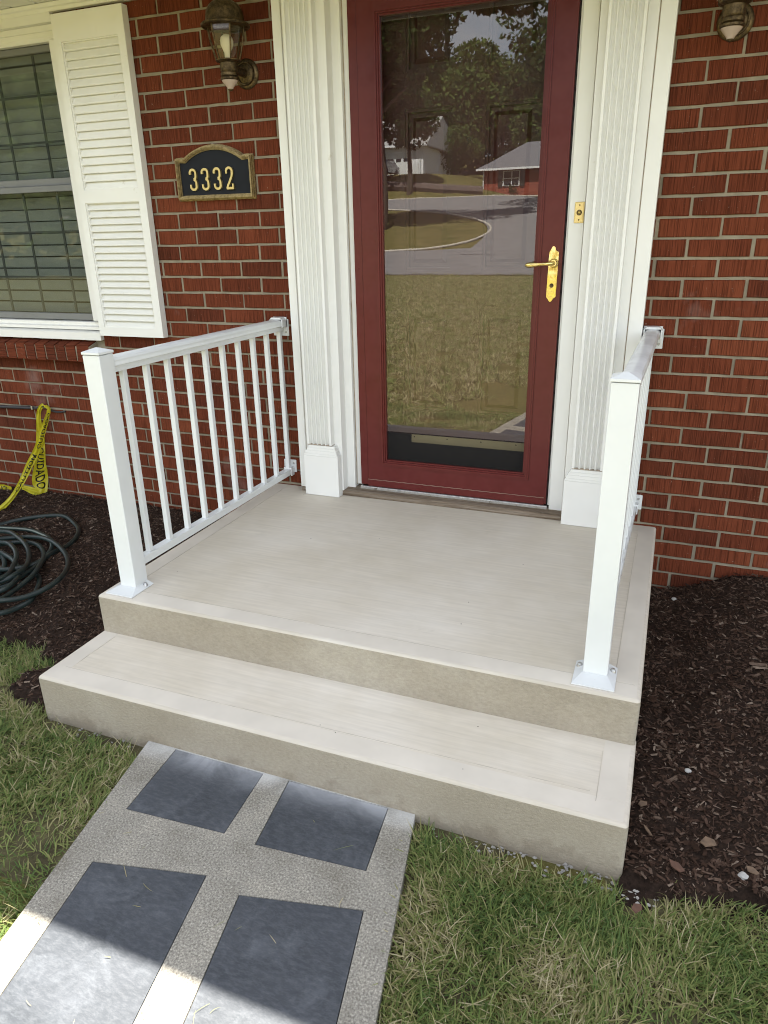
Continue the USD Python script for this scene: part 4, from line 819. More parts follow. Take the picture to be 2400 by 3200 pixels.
tp_ = thing('caution_tape', 'yellow CAUTION CUIDADO barrier tape looped over the cable and trailing on the mulch', 'barrier tape', (-2.4, 0, 0.1))
def ribbon(C_, Wd, width, fold=0.0, seed=0, n=60, m=9):
    """Tape strip along the curve C_ with cross direction Wd; returns a mesh and a function (s along in metres, t across -0.5..0.5) -> point."""
    tt_k = np.r_[0, np.cumsum(np.linalg.norm(np.diff(np.asarray(C_), axis=0), axis=1))]; P = spline(C_, 12, tt_k); W = spline(Wd, 12, tt_k); s = np.r_[0, np.cumsum(np.linalg.norm(np.diff(P, axis=0), axis=1))]
    def at(ss, tt):
        p = np.stack([np.interp(ss, s, P[:, i]) for i in range(3)], -1); w = np.stack([np.interp(ss, s, W[:, i]) for i in range(3)], -1)
        T = np.stack([np.interp(ss, s, np.gradient(P[:, i], s)) for i in range(3)], -1)
        nn = np.cross(T, w); nn /= np.linalg.norm(nn, axis=-1, keepdims=True) + 1e-9
        wr = (meshkit.noise(np.stack([ss * 26, tt * 3 + 0 * ss, 0 * ss + seed], -1), seed) - .5) * .013 + fold * (np.cos(tt * 9.0) - 1) * .012
        return p + w * (tt * width)[..., None] + nn * wr[..., None], nn
    S, T_ = np.meshgrid(np.linspace(0, s[-1], n), np.linspace(-.5, .5, m), indexing='ij')
    V, _ = at(S, T_)
    i = np.arange(n - 1)[:, None] * m + np.arange(m - 1)[None]
    F = np.concatenate([np.stack([i, i + 1, i + m + 1], -1).reshape(-1, 3), np.stack([i, i + m + 1, i + m], -1).reshape(-1, 3)])
    return trimesh.Trimesh(V.reshape(-1, 3), F, process=False), at, s[-1]
def lettering(text, at, s0, hgt, t0, side, stretch=1.0, rev=False, width=0.07):
    tm = meshkit.text_mesh(text, hgt, 0.0002, bold=True)
    v, f = trimesh.remesh.subdivide_to_size(tm.vertices, tm.faces, 0.008)
    ss = s0 + v[:, 0] * stretch; tt = t0 + v[:, 1] / width
    if rev: ss = s0 - v[:, 0] * stretch; tt = -tt + 0.0
    p, nn = at(ss, np.clip(tt, -.49, .49))
    return trimesh.Trimesh(p + nn * side * 0.0012, f, process=False)
# strand A: over the cable, down to the lower left towards the camera
A = [on(640, 1262, 1, -.03)] if False else []
def lt(x_, y_, yy): return on(x_ / 5.0273, 1200 + y_ / 5.0273, 1, yy)
A_c = [lt(690, 335, -.03), lt(765, 405, -.045), lt(735, 540, -.05), lt(655, 800, -.06), lt(570, 1060, -.08), lt(470, 1260, -.11), lt(370, 1480, -.15), lt(280, 1640, -.19), lt(180, 1790, -.24), lt(20, 1950, -.30), lt(-150, 2090, -.36)]
A_w = []
wpx = [55, 50, 66, 88, 100, 104, 90, 76, 72, 85, 90]
for i, c_ in enumerate(A_c):
    d_ = A_c[min(i + 1, len(A_c) - 1)] - A_c[max(i - 1, 0)]; d_ /= np.linalg.norm(d_)
    w_ = np.cross(d_, c_ - CP); w_ /= np.linalg.norm(w_)
    dist = np.dot(c_ - CP, CR[2])
    A_w.append(w_ * (wpx[i] / 5.0273 / 2230.054 * dist) / .07)
mA, atA, sA = ribbon(A_c, A_w, .07, .5, 3, 110)
B_c = [lt(690, 335, -.03), lt(620, 400, -.028), lt(605, 520, -.026), lt(620, 700, -.025), lt(635, 950, -.03), lt(632, 1250, -.035), lt(645, 1620, -.05), lt(640, 1700, -.06), lt(560, 1690, -.075), lt(440, 1650, -.09), lt(350, 1620, -.10)]
B_w = []
wpx = [70, 60, 65, 90, 130, 160, 190, 150, 110, 90, 70]
for i, c_ in enumerate(B_c):
    d_ = B_c[min(i + 1, len(B_c) - 1)] - B_c[max(i - 1, 0)]; d_ /= np.linalg.norm(d_)
    w_ = np.cross(d_, c_ - CP); w_ /= np.linalg.norm(w_)
    dist = np.dot(c_ - CP, CR[2])
    B_w.append(w_ * (wpx[i] / 5.0273 / 2230.054 * dist) / .07)
mB, atB, sB = ribbon(B_c, B_w, .07, .3, 8, 90)
def side_of(at, s):
    p, nn = at(np.array([s]), np.array([0.0])); return 1.0 if np.dot(nn[0], CP - p[0]) > 0 else -1.0
def right_of(at, s):
    """+1 when the tape's +t side lies to the right in the picture."""
    p, _ = at(np.array([s, s]), np.array([-.4, .4])); u, _ = project(p); return 1.0 if u[1, 0] > u[0, 0] else -1.0
strA = part(tp_, 'tape_strand', mA, M['tape'], True); strB = part(tp_, 'tape_strand', mB, M['tape'], True)
rA, rB = right_of(atA, .2), right_of(atB, .3)
# A is read from its lower end upwards (letters' heads to the left); B is read downwards
def lettering2(text, at, s_start, up, hgt, off, flip, width=.07, stretch=1.0, sidev=1.0):
    tm = meshkit.text_mesh(text, hgt, 0.0002, bold=True)
    v, f = trimesh.remesh.subdivide_to_size(tm.vertices, tm.faces, 0.008)
    ss = s_start + (-1 if up else 1) * v[:, 0] * stretch
    tt = flip * (v[:, 1] - hgt / 2) / width + off
    p, nn = at(ss, np.clip(tt, -.49, .49))
    return trimesh.Trimesh(p + nn * sidev * 0.0013, f, process=False)
sdA, sdB = side_of(atA, .25), side_of(atB, .35)
part(strA, 'print', cat([lettering2('CAUTION', atA, sA * 0.755, True, .034, .05 * rA, -rA, stretch=1.08, sidev=sdA), lettering2('/', atA, sA * 0.475, True, .036, 0.0, -rA, sidev=sdA), lettering2('CUIDADO', atA, sA * 0.40, True, .036, .12 * rA, -rA, stretch=1.0, sidev=sdA)]), M['tapeblack'])
part(strB, 'print', cat([lettering2('CUIDADO', atB, sB * 0.42, False, .040, 0.02 * rB, rB, stretch=0.98, sidev=sdB)]), M['tapeblack'])
mC, atC, sC = ribbon([lt(-200, 1640, -.06), lt(-40, 1640, -.06), lt(70, 1650, -.07), lt(180, 1680, -.08)], [np.array([0, -.2, 1.0]) * 1.0] * 4, .055, .3, 5, 30)
strC = part(tp_, 'tape_strand', mC, M['tape'], True)
part(strC, 'print', lettering2('NOI', atC, sC * .45, False, .036, 0.0, 1, stretch=.9, sidev=side_of(atC, sC * .5)), M['tapeblack'])

def hz(x_, y_, zz): return on(x_ / 5.0273, 1560 + y_ / 5.0273, 2, zz)
loops = [
    (.062, [(-420, 700), (-300, 520), (-160, 450), (0, 412), (300, 330), (700, 283), (1000, 308), (1180, 400), (1238, 490), (1185, 610), (1020, 750), (820, 870), (600, 990), (380, 1060)]),
    (.086, [(380, 1060), (150, 1100), (-200, 1050), (-400, 850), (-200, 660), (0, 622), (250, 600), (550, 592), (800, 650), (980, 790), (1070, 970), (1020, 1150), (850, 1320), (600, 1460), (300, 1555), (0, 1590), (-200, 1570), (-450, 1400), (-500, 1000)]),
    (.070, [(-500, 1000), (-420, 600), (-250, 480), (-100, 452), (150, 455), (450, 482), (650, 545), (800, 640), (822, 740), (770, 860), (560, 1060), (300, 1230), (0, 1385), (-250, 1440), (-480, 1250), (-520, 900)]),
    (.098, [(-520, 900), (-420, 620), (-250, 520), (-100, 500), (100, 508), (250, 565), (380, 680), (452, 830), (445, 970), (370, 1090), (200, 1205), (0, 1295), (-250, 1330), (-430, 1200), (-430, 950)]),
    (.104, [(-430, 950), (-300, 740), (-100, 680), (60, 678), (180, 725), (250, 825), (248, 950), (190, 1080), (60, 1220), (-150, 1300), (-300, 1150), (-280, 980)]),
    (.090, [(-280, 980), (-150, 860), (-20, 838), (90, 870), (190, 935), (262, 1040), (285, 1180), (200, 1320), (0, 1440), (-260, 1470), (-380, 1300)]),
    (.078, [(-380, 1300), (-380, 1000), (-200, 780), (60, 700), (300, 672), (480, 680), (610, 725), (680, 820), (685, 920), (610, 1060), (460, 1245), (280, 1390), (90, 1530), (-120, 1620), (-350, 1600), (-500, 1500)]),
    (.056, [(-500, 1500), (-500, 1700), (-250, 1800), (0, 1790), (250, 1715), (460, 1600), (570, 1450), (618, 1300), (600, 1210), (520, 1150)]),
    (.072, [(-60, 1340), (-20, 1200), (60, 1080), (70, 980), (20, 900), (-60, 860)]),
]
hs = thing('garden_hose', 'dark green garden hose coiled in loose loops on the mulch', 'garden hose', (-2.0, -0.8, 0.05))
hr = np.random.default_rng(4)
tubes, stripes = [], []
for zc, pl_ in loops:
    P = np.array([hz(a, b, zc - .004 + 0.006 * math.sin(i * 1.7 + zc * 300)) for i, (a, b) in enumerate(pl_)])
    g_ = bed(P[:, 0], P[:, 1]) + .012
    P[:, 2] = np.maximum(P[:, 2], g_)
    S_ = spline(P, 9)
    S_[:, 2] = np.maximum(S_[:, 2], bed(S_[:, 0], S_[:, 1]) + .008)
    tubes.append(tube(S_, .0108, 12))
    a_ = 1.0 + hr.uniform(-.35, .6); stripes.append(tube(S_, .0111, 4, a_, a_ + .55))
part(hs, 'tube', cat(tubes), M['hose'], True)
part(hs, 'stripe', cat(stripes), M['hosestripe'], True)

# ------------------------------------------------------------------ small loose things
def lump(c, r, seed, flat=.7):
    m = trimesh.creation.icosphere(2, 1.0); v = m.vertices
    v = v * (0.75 + 0.6 * meshkit.noise(v * 1.7 + seed * 9.1, seed))[:, None] * np.array([r, r * .85, r * flat]); m.vertices = v + np.array(c); return m
for i, ((x_, y_), r_, lab) in enumerate((((0.996, -0.161), .0095, 'white stone on the mulch close to the brick wall'), ((1.045, -1.197), .0085, 'white stone halfway along the right mulch bed'), ((1.166, -1.524), .0105, 'white stone at the lawn edge of the right mulch bed'))):
    single('stone', lab, 'stone', lump((x_, y_, float(bed(np.array([x_]), np.array([y_]))[0]) + .008), r_, i), M['stone'], 40)
def flat_chip(x_, y_, l, w, yaw, seed, tilt=.2):
    r = np.random.default_rng(seed)
    P = Polygon([(l * .5 * math.cos(a) * r.uniform(.65, 1.15), w * .5 * math.sin(a) * r.uniform(.65, 1.15)) for a in np.linspace(0.4, 0.4 + 2 * math.pi, 5, endpoint=False)])
    m = extr(P, 0, .004, 'z'); m.apply_transform(trimesh.transformations.euler_matrix(tilt, tilt * .5, yaw)); m.apply_translation((x_, y_, float(bed(np.array([x_]), np.array([y_]))[0]) + .012)); return m
for (x_, y_, l, w, yaw, mt, lab) in ((1.092, -1.449, .052, .026, .5, 'tanwood', 'large pale tan wood chip in the right mulch bed'), (0.932, -1.348, .030, .017, .6, 'tanwood', 'small tan wood chip touching the step side'), (1.018, -1.549, .045, .02, -.5, 'dark_chip', 'reddish brown bark chip near the step corner'),
                                     (0.952, -1.440, .045, .010, -.9, 'tanwood', 'narrow tan wood splinter beside the lower step'), (1.185, -1.505, .034, .017, -.4, 'tanwood', 'tan wood chip beside the white stone at the lawn edge'), (0.936, -1.690, .04, .022, .7, 'dark_chip', 'brown bark chip lying in the grass beyond the step corner')):
    single('wood_chip', lab, 'wood chip', flat_chip(x_, y_, l, w, yaw, int(1000 * x_)), M[mt])
rr = np.random.default_rng(31)
rub = []
for i in range(130):
    x_ = rr.uniform(.40, .99); y_ = -1.592 - abs(rr.normal(0, .022)) - (.02 if x_ > .9 else 0)
    if rr.random() < .2: x_ = rr.uniform(-.93, -.53)
    m = trimesh.creation.icosphere(0, 1.0); v = m.vertices * rr.uniform(.55, 1.3, (len(m.vertices), 1)) * (0.7 + .6 * meshkit.noise(m.vertices * 1.3 + i * 3.3, i))[:, None] * np.array([1.2, .8, .7]) * rr.uniform(.0016, .0058); m.vertices = v + [x_, y_, -.030 + rr.uniform(0, .008)]; rub.append(m)
single('concrete_crumbs', 'pale concrete crumbs and grit along the foot of the lower step', 'rubble', cat(rub), M['rubble'], kind='stuff')

# ------------------------------------------------------------------ grass
def blades(P, seed, lmin, lmax, wmin, wmax, lean=1.0, comb=None):
    r = np.random.default_rng(seed); n = len(P); K = 5
    L = r.uniform(lmin, lmax, n) * r.uniform(.6, 1.0, n); W = r.uniform(wmin, wmax, n)
    az = r.uniform(0, 2 * np.pi, n)
    if comb is not None:
        k = r.random(n) < .45; az = np.where(k, comb(P[:, 0], P[:, 1]) + r.normal(0, .6, n), az)
    e0 = np.clip(r.normal(.85, .38, n), .08, 1.5)                     # start elevation
    bend = r.uniform(.2, 1.3, n) * lean
    t = np.linspace(0, 1, K)
    el = e0[:, None] - bend[:, None] * t[None] * 1.25
    az2 = az[:, None] + r.normal(0, .35, n)[:, None] * t[None]
    ds_ = L[:, None] / (K - 1)
    stepv = np.stack([np.cos(el) * np.cos(az2), np.cos(el) * np.sin(az2), np.sin(el)], -1) * ds_[..., None]
    pos = np.cumsum(np.concatenate([np.zeros((n, 1, 3)), stepv[:, :-1]], 1), 1) + P[:, None]
    pos[:, :, 2] = np.maximum(pos[:, :, 2], P[:, None, 2] + .002 + .004 * r.random(n)[:, None])
    side = np.stack([-np.sin(az2), np.cos(az2), np.zeros_like(az2)], -1)
    tw = r.normal(0, .5, n)[:, None, None]
    side = side * np.cos(tw) + np.array([0, 0, 1.0]) * np.sin(tw)
    wid = W[:, None] * np.array([.7, 1.0, .95, .65, .04])[None]
    a, b = pos - side * wid[..., None] / 2, pos + side * wid[..., None] / 2
    V = np.stack([a, b], 2).reshape(n, 2 * K, 3)
    f = []
    for i in range(K - 1): f += [(2 * i, 2 * i + 1, 2 * i + 3), (2 * i, 2 * i + 3, 2 * i + 2)]
    F = (np.array(f)[None] + 2 * K * np.arange(n)[:, None, None]).reshape(-1, 3)
    return trimesh.Trimesh(V.reshape(-1, 3), F, process=False)
def comb(x, y): return 6.28 * meshkit.noise(np.stack([x * 2.2, y * 2.2, 0 * x], -1), 9) * 1.3
gp = np.random.default_rng(5)
def path_x(y): return (-0.515 + (-1.582 - y) * .1909, 0.363 + (-1.582 - y) * .1909)
def soilz(x, y): return -.03 + (meshkit.noise(np.stack([x * 6, y * 6, 0 * x], -1), 2) - .5) * .02
def lawn_points(n, x0, x1, y0, y1, keep):
    x, y = gp.uniform(x0, x1, n), gp.uniform(y0, y1, n); k = keep(x, y); x, y = x[k], y[k]; return np.c_[x, y, soilz(x, y)]
def thin(x, y, lo=.45, hi=.35):
    d = meshkit.noise(np.stack([x * 5, y * 5, 0 * x], -1), 17); return gp.random(len(x)) < np.clip((d - .12) / .30, .22, 1)
def keep_right(x, y):
    lx, rx_ = path_x(y)
    edge = np.where(x < XR, YF2 - .028 - .02 * np.abs(np.sin(x * 31)), np.where(x < 1.0, -1.685, -1.60 + .05 * sm(1.0, 1.3, x)) + .02 * np.sin(x * 40))
    return (x > rx_ + .004) & (y < edge) & thin(x, y)
def keep_left(x, y):
    lx, rx_ = path_x(y)
    edge = np.where(x > XL, YF2 - .03 - .02 * np.abs(np.sin(x * 27)), -1.56 + .02 * np.sin(x * 31))
    tuft = (((x + 1.37) / 0.225) ** 2 + ((y + 1.40) / 0.125) ** 2) < 1 + 0.25 * np.sin(9 * np.arctan2(y + 1.4, x + 1.37))
    return (x < lx - .004) & (y < edge) & thin(x, y) | (tuft & (gp.random(len(x)) < .8))
tag(part(None, 'lawn_soil', cat([sheet(*(lambda XX, YY: (XX, YY, soilz(XX, YY)))(*np.meshgrid(np.linspace(a, b, 120), np.linspace(-3.2, -1.40 if a < 0 else -1.55, 100)))) for a, b in ((-2.6, -.3), (.35, 2.6))]), M['soil'], True), kind='structure')
PR = lawn_points(76000, .34, 1.75, -2.75, -1.57, keep_right); PL = lawn_points(76000, -1.75, -.2, -2.75, -1.22, keep_left)
gr = thing('lawn_grass', 'long green and straw coloured lawn grass on both sides of the slate tiled path', 'grass', (0, -2, 0), kind='stuff')
TR, TL = lawn_points(5500, .34, 1.75, -2.75, -1.57, keep_right), lawn_points(5500, -1.75, -.2, -2.75, -1.22, keep_left)
M['thatch'] = grass_mat('straw_look', 0.42)
part(gr, 'straw', blades(np.vstack([TR, TL]) + [0, 0, .008], 47, .03, .08, .0013, .0026, .5, None), M['thatch'], kind='stuff', stride=10)
part(gr, 'blades', blades(PR, 41, .024, .064, .0018, .0040, 1.0, comb), M['grass'], kind='stuff', stride=10)
part(gr, 'blades', blades(PL, 42, .024, .064, .0018, .0040, 1.0, comb), M['grass'], kind='stuff', stride=10)

def instancer(path_, protos, pts, idx, rots, scales, mat):
    pi = UsdGeom.PointInstancer.Define(stage, path_)
    for i, m in enumerate(protos):
        g_ = usdkit.mesh(stage, f'{path_}/patch_{i:03d}', m, mat)
        set_rnd(g_, len(m.vertices), 10)
        pi.GetPrototypesRel().AddTarget(g_.GetPath())
    pi.CreatePositionsAttr(Vt.Vec3fArray.FromNumpy(np.asarray(pts, np.float32)))
    pi.CreateProtoIndicesAttr(Vt.IntArray.FromNumpy(np.asarray(idx, np.int32)))
    pi.CreateOrientationsAttr(Vt.QuathArray([Gf.Quath(float(math.cos(a / 2)), 0, 0, float(math.sin(a / 2))) for a in rots]))
    pi.CreateScalesAttr(Vt.Vec3fArray.FromNumpy(np.repeat(np.asarray(scales, np.float32)[:, None], 3, 1)))
    return pi.GetPrim()
protos = []
for i in range(3):
    q = np.random.default_rng(60 + i); n = 2200
    protos.append(blades(np.c_[q.uniform(-.5, .5, n), q.uniform(-.5, .5, n), np.zeros(n)], 70 + i, .05, .11, .005, .010, 1.0))
pts = []
for d in np.arange(2.9, 24.0, .9):
    for x_ in np.arange(-14, 6, .9):
        lx, rx_ = path_x(-d)
        if d < 8.2 and lx - .52 < x_ < rx_ + .52: continue
        az_ = math.degrees(math.atan2(x_ - .854, d + 3.0))
        if not (-27 < az_ < -5) and not (d < 5 and -3 < x_ < 3): continue
        if d < 2.9 and abs(x_) < 1.9: continue
        pts.append((x_, -d, float(terrain(np.array([x_]), np.array([-d]))[0]) - .01))
q = np.random.default_rng(77)
tag(instancer('/World/front_lawn_grass', protos, pts, q.integers(0, 3, len(pts)), q.uniform(0, 6.28, len(pts)), q.uniform(.8, 1.15, len(pts)), M['farlawn']), 'sunlit front lawn grass between path and street, mirrored in the door glass', 'grass', kind='stuff')
# near strip of lawn between the fully modelled turf and the patches
def keep_strip(x, y):
    lx, rx_ = path_x(y); return ((x < lx - .02) | (x > rx_ + .02)) & (y < -2.72)
PS = lawn_points(16000, -2.4, 1.9, -3.0, -2.72, keep_strip)
part(gr, 'blades', blades(PS, 44, .04, .095, .003, .006, 1.0), M['grass'], kind='stuff', stride=10)

# ------------------------------------------------------------------ street, houses, car and trees across the road (mirrored in the glass)
def ribbon_on_ground(inner, outer, n, lift, mat, name):
    t = np.linspace(0, 1, n); I = spline(inner, 8); O = spline(outer, 8)
    V, F = [], []
    m = 7
    for i in range(len(I)):
        for j in range(m):
            p = I[i] + (O[i] - I[i]) * j / (m - 1); V.append((p[0], p[1], float(terrain(np.array([p[0]]), np.array([p[1]]))[0]) + lift))
    k = len(I)
    ii = np.arange(k - 1)[:, None] * m + np.arange(m - 1)[None]
    F = np.concatenate([np.stack([ii, ii + 1, ii + m + 1], -1).reshape(-1, 3), np.stack([ii, ii + m + 1, ii + m], -1).reshape(-1, 3)])
    mm = trimesh.Trimesh(np.array(V), F, process=False)
    if mm.face_normals[:, 2].mean() < 0: mm.invert()
    return tag(part(None, name, mm, mat, True), kind='structure')
ribbon_on_ground([(-52, -52), (-34, -36), (-20, -25.5), (-10, -23.1), (0, -23.3), (30, -23.8), (60, -24)], [(-58, -58), (-40, -43), (-25, -33.2), (-14, -31.6), (-7, -33), (30, -33), (60, -33)], 50, .05, M['asphalt'], 'street')
ribbon_on_ground([(-8.5, -30.5), (-8.8, -36), (-11.2, -44), (-17, -50), (-28, -54.5), (-45, -57)], [(0, -30.5), (0, -40), (-3, -50), (-12, -59), (-26, -61.5), (-45, -63)], 50, .07, M['asphalt'], 'street')
def kerb(line_, name='kerb'):
    P = spline(line_, 10); P3 = np.c_[P, terrain(P[:, 0], P[:, 1]) + .06]
    return tag(part(None, name, tube(P3, .07, 6), M['kerb'], True), kind='structure')
kerb([(-40, -43.3), (-25, -33.5), (-14, -31.7), (-10.2, -33.0), (-9.0, -36.5), (-11.2, -44), (-17, -50), (-28, -54.3), (-45, -56.8)])
kerb([(-45, -63.2), (-26, -61.8), (-12, -59.4), (-3, -50.5)])
def house(name, label, x0, x1, y0, y1, zb, zw, zr, wallmat, roofmat, hip):
    h = thing(name, label, 'house', ((x0 + x1) / 2, (y0 + y1) / 2, zb))
    part(h, 'wall', bx(x0, x1, y0, y1, zb - 2.0, zw), wallmat)
    e = .55; ym = (y0 + y1) / 2
    V = [(x0 - e, y0 - e, zw), (x1 + e, y0 - e, zw), (x1 + e, y1 + e, zw), (x0 - e, y1 + e, zw), (x0 + hip, ym, zr), (x1 - hip, ym, zr)]
    rf = part(h, 'roof', trimesh.convex.convex_hull(V + [(a, b, c - .12) for a, b, c in V[:4]]), roofmat)
    part(rf, 'gutter', bx(x0 - e, x1 + e, y1 + e, y1 + e + .1, zw - .14, zw + .03), M['siding'])
    return h, rf
bh, brf = house('brick_ranch_house', 'red brick ranch house with grey hip roof across the street, mirrored in the door glass', -17.3, 2.0, -78.0, -69.6, 4.6, 6.95, 9.5, M['far_brick'], M['roof'], 3.3)
for k in range(30):
    part(bh, 'brick_course', bx(-17.31, -5.0, -69.6, -69.588, 4.64 + k * .076, 4.70 + k * .076), M['far_brick'])
w = part(bh, 'window', bx(-15.4, -13.75, -69.58, -69.5, 5.45, 6.75), M['siding'])
for i in range(2):
    for j in range(2): part(w, 'pane', bx(-15.3 + i * .78, -14.62 + i * .78, -69.5, -69.47, 5.53 + j * .61, 6.06 + j * .61), M['carglass'])
for sx in (-15.85, -13.7): part(bh, 'shutter', bx(sx, sx + .42, -69.58, -69.5, 5.4, 6.8), M['nearblack'])
part(bh, 'downspout', tube([(-17.25, -69.45, 6.85), (-17.25, -69.45, 4.5)], .05, 6), M['siding'])
wh, wrf = house('white_house', 'white sided house with garage across the street, mirrored at the left of the door glass', -44.0, -24.3, -84.0, -72.9, 6.9, 9.75, 12.9, M['siding'], M['roofpale'], -.3)
gd = part(wh, 'garage_door', bx(-29.2, -25.6, -72.9, -72.84, 6.9, 9.1), M['whitemetal'])
for i in range(4): part(gd, 'pane', bx(-29.0 + i * .85, -28.45 + i * .85, -72.84, -72.82, 8.3, 8.6), M['carglass'])
part(wh, 'window', bx(-31.6, -30.6, -72.88, -72.84, 7.3, 8.9), M['carglass'])
rw = thing('retaining_wall', 'low dark band standing for the hedge shadow along the grassy slope across the street', 'wall', (-22, -66, 5.5))
P = spline([(-30, -66.5), (-25, -66.0), (-20.5, -65.5), (-16.5, -66.2)], 6)
part(rw, 'wall', tube(np.c_[P, terrain(P[:, 0], P[:, 1]) + .25], .45, 8), M['slope_band'])  # dark tube added where the hedge shadow crosses the slope
fp = thing('fence_panel', 'short white fence panel beside the garage of the white house', 'fence', (-24.6, -72, 6.9))
part(fp, 'panel', bx(-25.1, -24.5, -72.0, -71.9, 6.5, 8.0), M['whitemetal']); part(fp, 'post', bx(-24.45, -24.25, -72.05, -71.85, 6.5, 8.4), M['whitemetal'])
cx0, cy0, cz0 = -27.2, -68.9, 6.75
car = thing('parked_car', 'black saloon car parked on the driveway of the white house, mirrored in glass', 'car', (cx0, cy0, cz0))
bodyp = Polygon([(-2.3, .3), (2.3, .3), (2.35, .6), (2.25, .92), (1.55, 1.0), (.85, 1.42), (-.6, 1.45), (-1.45, 1.03), (-2.3, .85)])
cb2 = extr(bodyp, cx0 - .9, cx0 + .9, 'x'); cb2.apply_translation((0, cy0, cz0)); part(car, 'body', cb2, M['carpaint'])
part(car, 'rear_window', trimesh.convex.convex_hull([(cx0 + s_ * a_, cy0 + b_ + .02, cz0 + c_ + .02) for s_ in (-1, 1) for a_, b_, c_ in ((.75, 1.5, 1.02), (.62, .9, 1.39))]) if False else bx(cx0 - .7, cx0 + .7, cy0 + 1.05, cy0 + 1.35, cz0 + 1.1, cz0 + 1.34), M['carglass'])
for sx in (-1, 1):
    part(car, 'tail_lamp', bx(cx0 + sx * .72 - .16, cx0 + sx * .72 + .16, cy0 + 2.24, cy0 + 2.36, cz0 + .68, cz0 + .85), M['taillamp'])
    for sy_ in (-1.4, 1.4):
        part(car, 'wheel', lathe([(0, .12), (.2, .12), (.33, .1), (.34, -.1), (0, -.12)], 0, 0, 18).apply_transform(trimesh.transformations.rotation_matrix(math.pi / 2, (0, 1, 0))).apply_translation((cx0 + sx * .82, cy0 + sy_, cz0 + .34)), M['tyre'])
part(car, 'number_plate', bx(cx0 - .26, cx0 + .26, cy0 + 2.36, cy0 + 2.385, cz0 + .6, cz0 + .72), M['siding'])

def crown_mesh(seed, n, rx, rz, leaf, lobes=14):
    r = np.random.default_rng(seed)
    c = r.normal(0, 1, (lobes, 3)); c /= np.linalg.norm(c, axis=1)[:, None]; c *= r.uniform(.35, .8, lobes)[:, None]
    k = r.integers(0, lobes, n); d = r.normal(0, 1, (n, 3)); d /= np.linalg.norm(d, axis=1)[:, None]
    p = (c[k] + d * (r.uniform(.55, 1.0, n) ** .5 * .42)[:, None]) * np.array([rx, rx, rz])
    u = r.normal(0, 1, (n, 3)); u /= np.linalg.norm(u, axis=1)[:, None]; v = np.cross(u, r.normal(0, 1, (n, 3))); v /= np.linalg.norm(v, axis=1)[:, None]
    s = leaf * r.uniform(.5, 1.2, n)[:, None]
    V = np.stack([p - u * s, p + v * s * .5, p + u * s, p - v * s * .5], 1).reshape(-1, 3)
    F = (np.array([[0, 1, 2], [0, 2, 3]])[None] + 4 * np.arange(n)[:, None, None]).reshape(-1, 3)
    return trimesh.Trimesh(V, F, process=False)
def tree(x_, y_, h, rx, rz, zc, seed, mat, leaf, n, label, group=None, name='tree'):
    zb = float(terrain(np.array([x_]), np.array([y_]))[0])
    t_ = thing(name, label, 'tree', (x_, y_, zb), group)
    r = np.random.default_rng(seed)
    part(t_, 'trunk', cat([tube(spline([(x_, y_, zb - .3), (x_ + .1, y_, zb + h * .3), (x_ - .1, y_ + .1, zb + h * .6), (x_, y_, zb + h * .9)], 4), np.linspace(.32, .06, 13) * h / 12, 9)] +
        [tube([(x_, y_, zb + h * q_), (x_ + math.cos(a_) * rx * .6, y_ + math.sin(a_) * rx * .6, zb + h * q_ + rz * .45)], [.1 * h / 12, .03], 6) for q_, a_ in zip(r.uniform(.35, .7, 7), r.uniform(0, 6.28, 7))]), M['bark'], True)
    cm = crown_mesh(seed, n, rx, rz, leaf); cm.apply_translation((x_, y_, zb + zc))
    part(t_, 'crown', cm, mat, stride=4); return t_
def at_az(az_, r): return .854 + r * math.sin(math.radians(az_)), 3.04 - r * math.cos(math.radians(az_))
x_, y_ = at_az(-21.5, 47); tl = tree(x_, y_, 13, 4.6, 5.2, 9.4, 101, M['leaf'], .26, 9000, 'tall dark leafy tree mirrored at the upper left of the door glass')
for az_, r_, zc_, rx_, rz_, sd_ in ((-16.5, 45, 13.2, 4.2, 1.7, 151), (-12.8, 46, 13.6, 2.6, 1.3, 152)):
    xb, yb = at_az(az_, r_); cm = crown_mesh(sd_, 3000, rx_, rz_, .22, 10); cm.apply_translation((xb, yb, zc_)); part(tl, 'crown', cm, M['leaf'], stride=4)
x_, y_ = at_az(-7.0, 52); tree(x_, y_, 14, 6.2, 6.5, 10.6, 102, M['leaf'], .26, 9000, 'broad leafy tree mirrored at the upper right of the door glass')
x_, y_ = at_az(-9.2, 92); tree(x_, y_, 15, 6.5, 6.5, 9.5, 103, M['leaf2'], .34, 8000, 'light green tree rising behind the grey hip roof')
wood_lab = 'tree in the dense wood behind the houses across the street'
first = None
wl = [(-19.5, 104), (-17.6, 100), (-15.9, 97), (-14.3, 96), (-12.8, 99), (-22.5, 108), (-25, 104), (-11.2, 108), (-28, 100), (-32, 96), (-37, 92), (-42, 88), (-48, 84), (-55, 78), (-4, 104), (1, 100), (-62, 70), (-70, 62)]
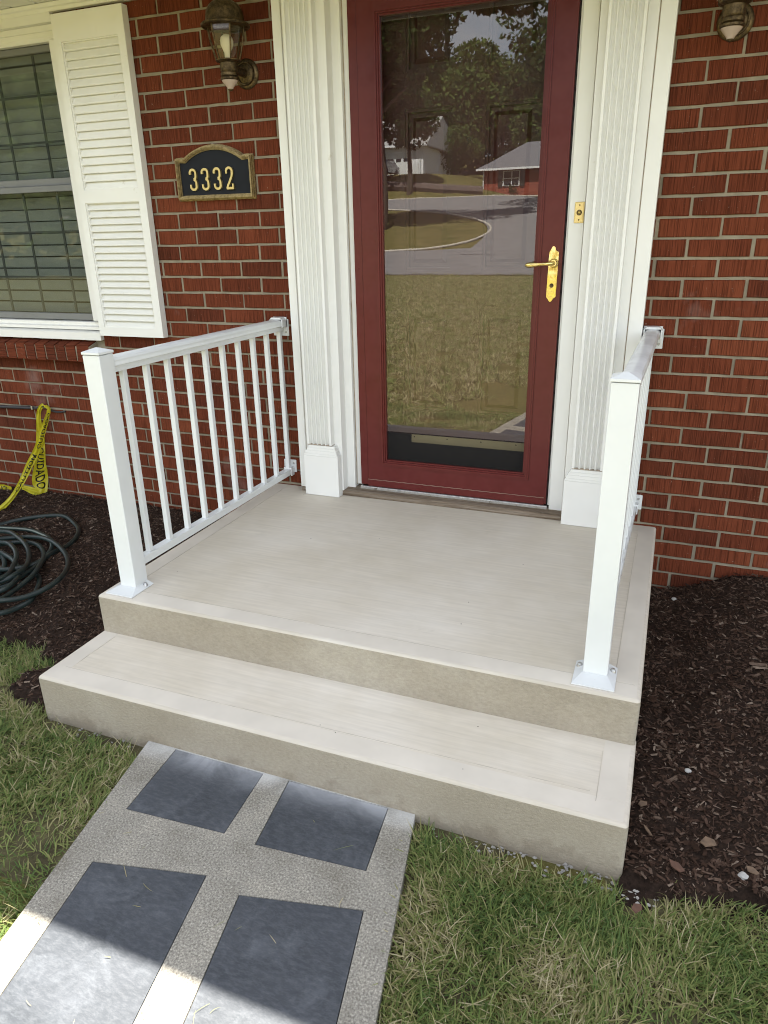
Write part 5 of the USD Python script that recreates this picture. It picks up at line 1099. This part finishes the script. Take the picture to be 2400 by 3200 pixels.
for i, (a_, r_) in enumerate(wl):  # the first is built, the others are copies
    x_, y_ = at_az(a_, r_)
    if first is None:
        first = tree(x_, y_, 13, 5.2, 6.2, 6.8, 110, M['leaf2'], .36, 8000, wood_lab, 'wood behind the houses', 'wood_tree')
    else: copy_of(first, (x_, y_, float(terrain(np.array([x_]), np.array([y_]))[0]) - (.8 if i % 3 == 1 else 0)), wood_lab, 'wood behind the houses', rz=i * 67 % 360)
x_, y_ = at_az(-19.4, 72); tree(x_, y_, 10, 3.6, 3.4, 7.4, 105, M['leaf'], .24, 7000, 'dark tree hanging over the roof of the white house')
x_, y_ = at_az(-16.2, 88); tree(x_, y_, 5, 3.2, 2.6, 2.4, 140, M['leaf2'], .24, 5000, 'rounded shrubby tree beside the brick ranch house', name='shrub_tree')
x_, y_ = at_az(-11.7, 74.5); tree(x_, y_, 1, .8, .6, .5, 141, M['leaf'], .1, 700, 'low round bush under the ranch house window', name='bush')

nb_lab = ['leafy tree down the street on the left, mirrored in the window', 'second leafy tree down the street, mirrored near the window middle', 'tree with a round crown down the street, mirrored low in the window', 'tree by the bend of the street, mirrored in the window']
for i, (a_, r_) in enumerate(((-38, 44), (-46, 38), (-53, 42), (-32, 62))):
    x_, y_ = at_az(a_, r_); copy_of(first, (x_, y_, float(terrain(np.array([x_]), np.array([y_]))[0]) - 1.2), nb_lab[i], None, rz=40 + 73 * i)
# clippings and grit on the paving
q = np.random.default_rng(91); n = 46
tt = q.uniform(.05, 1.6, n); ww = q.uniform(.03, .86, n)
C2 = np.c_[pl0[0] + pd[0] * tt + pn[0] * ww, pl0[1] + pd[1] * tt + pn[1] * ww * .2, np.full(n, .0012)]
cl = blades(C2, 92, .03, .075, .0009, .0018, .1); v = cl.vertices.copy(); v[:, 2] = .0015 + np.minimum(v[:, 2] - .001, .05) * .05; cl.vertices = v
single('grass_clippings', 'dry grass clippings scattered on the slate tiled path', 'grass clippings', cl, M['thatch'], kind='stuff', stride=10)
gx = []
for i in range(11):
    on_step = i % 3 == 0
    m = trimesh.creation.icosphere(1, q.uniform(.0010, .0019)); m.apply_scale((1, 1, .5))
    m.apply_translation((q.uniform(XL + .05, XR - .05), q.uniform(YF2 + .05, YF - .05) if on_step else q.uniform(YF + .05, -.1), (ZT if on_step else ZL) + .001)); gx.append(m)
single('grit', 'dark specks of grit scattered on the porch landing and step', 'grit', cat(gx), M['black'], kind='stuff')
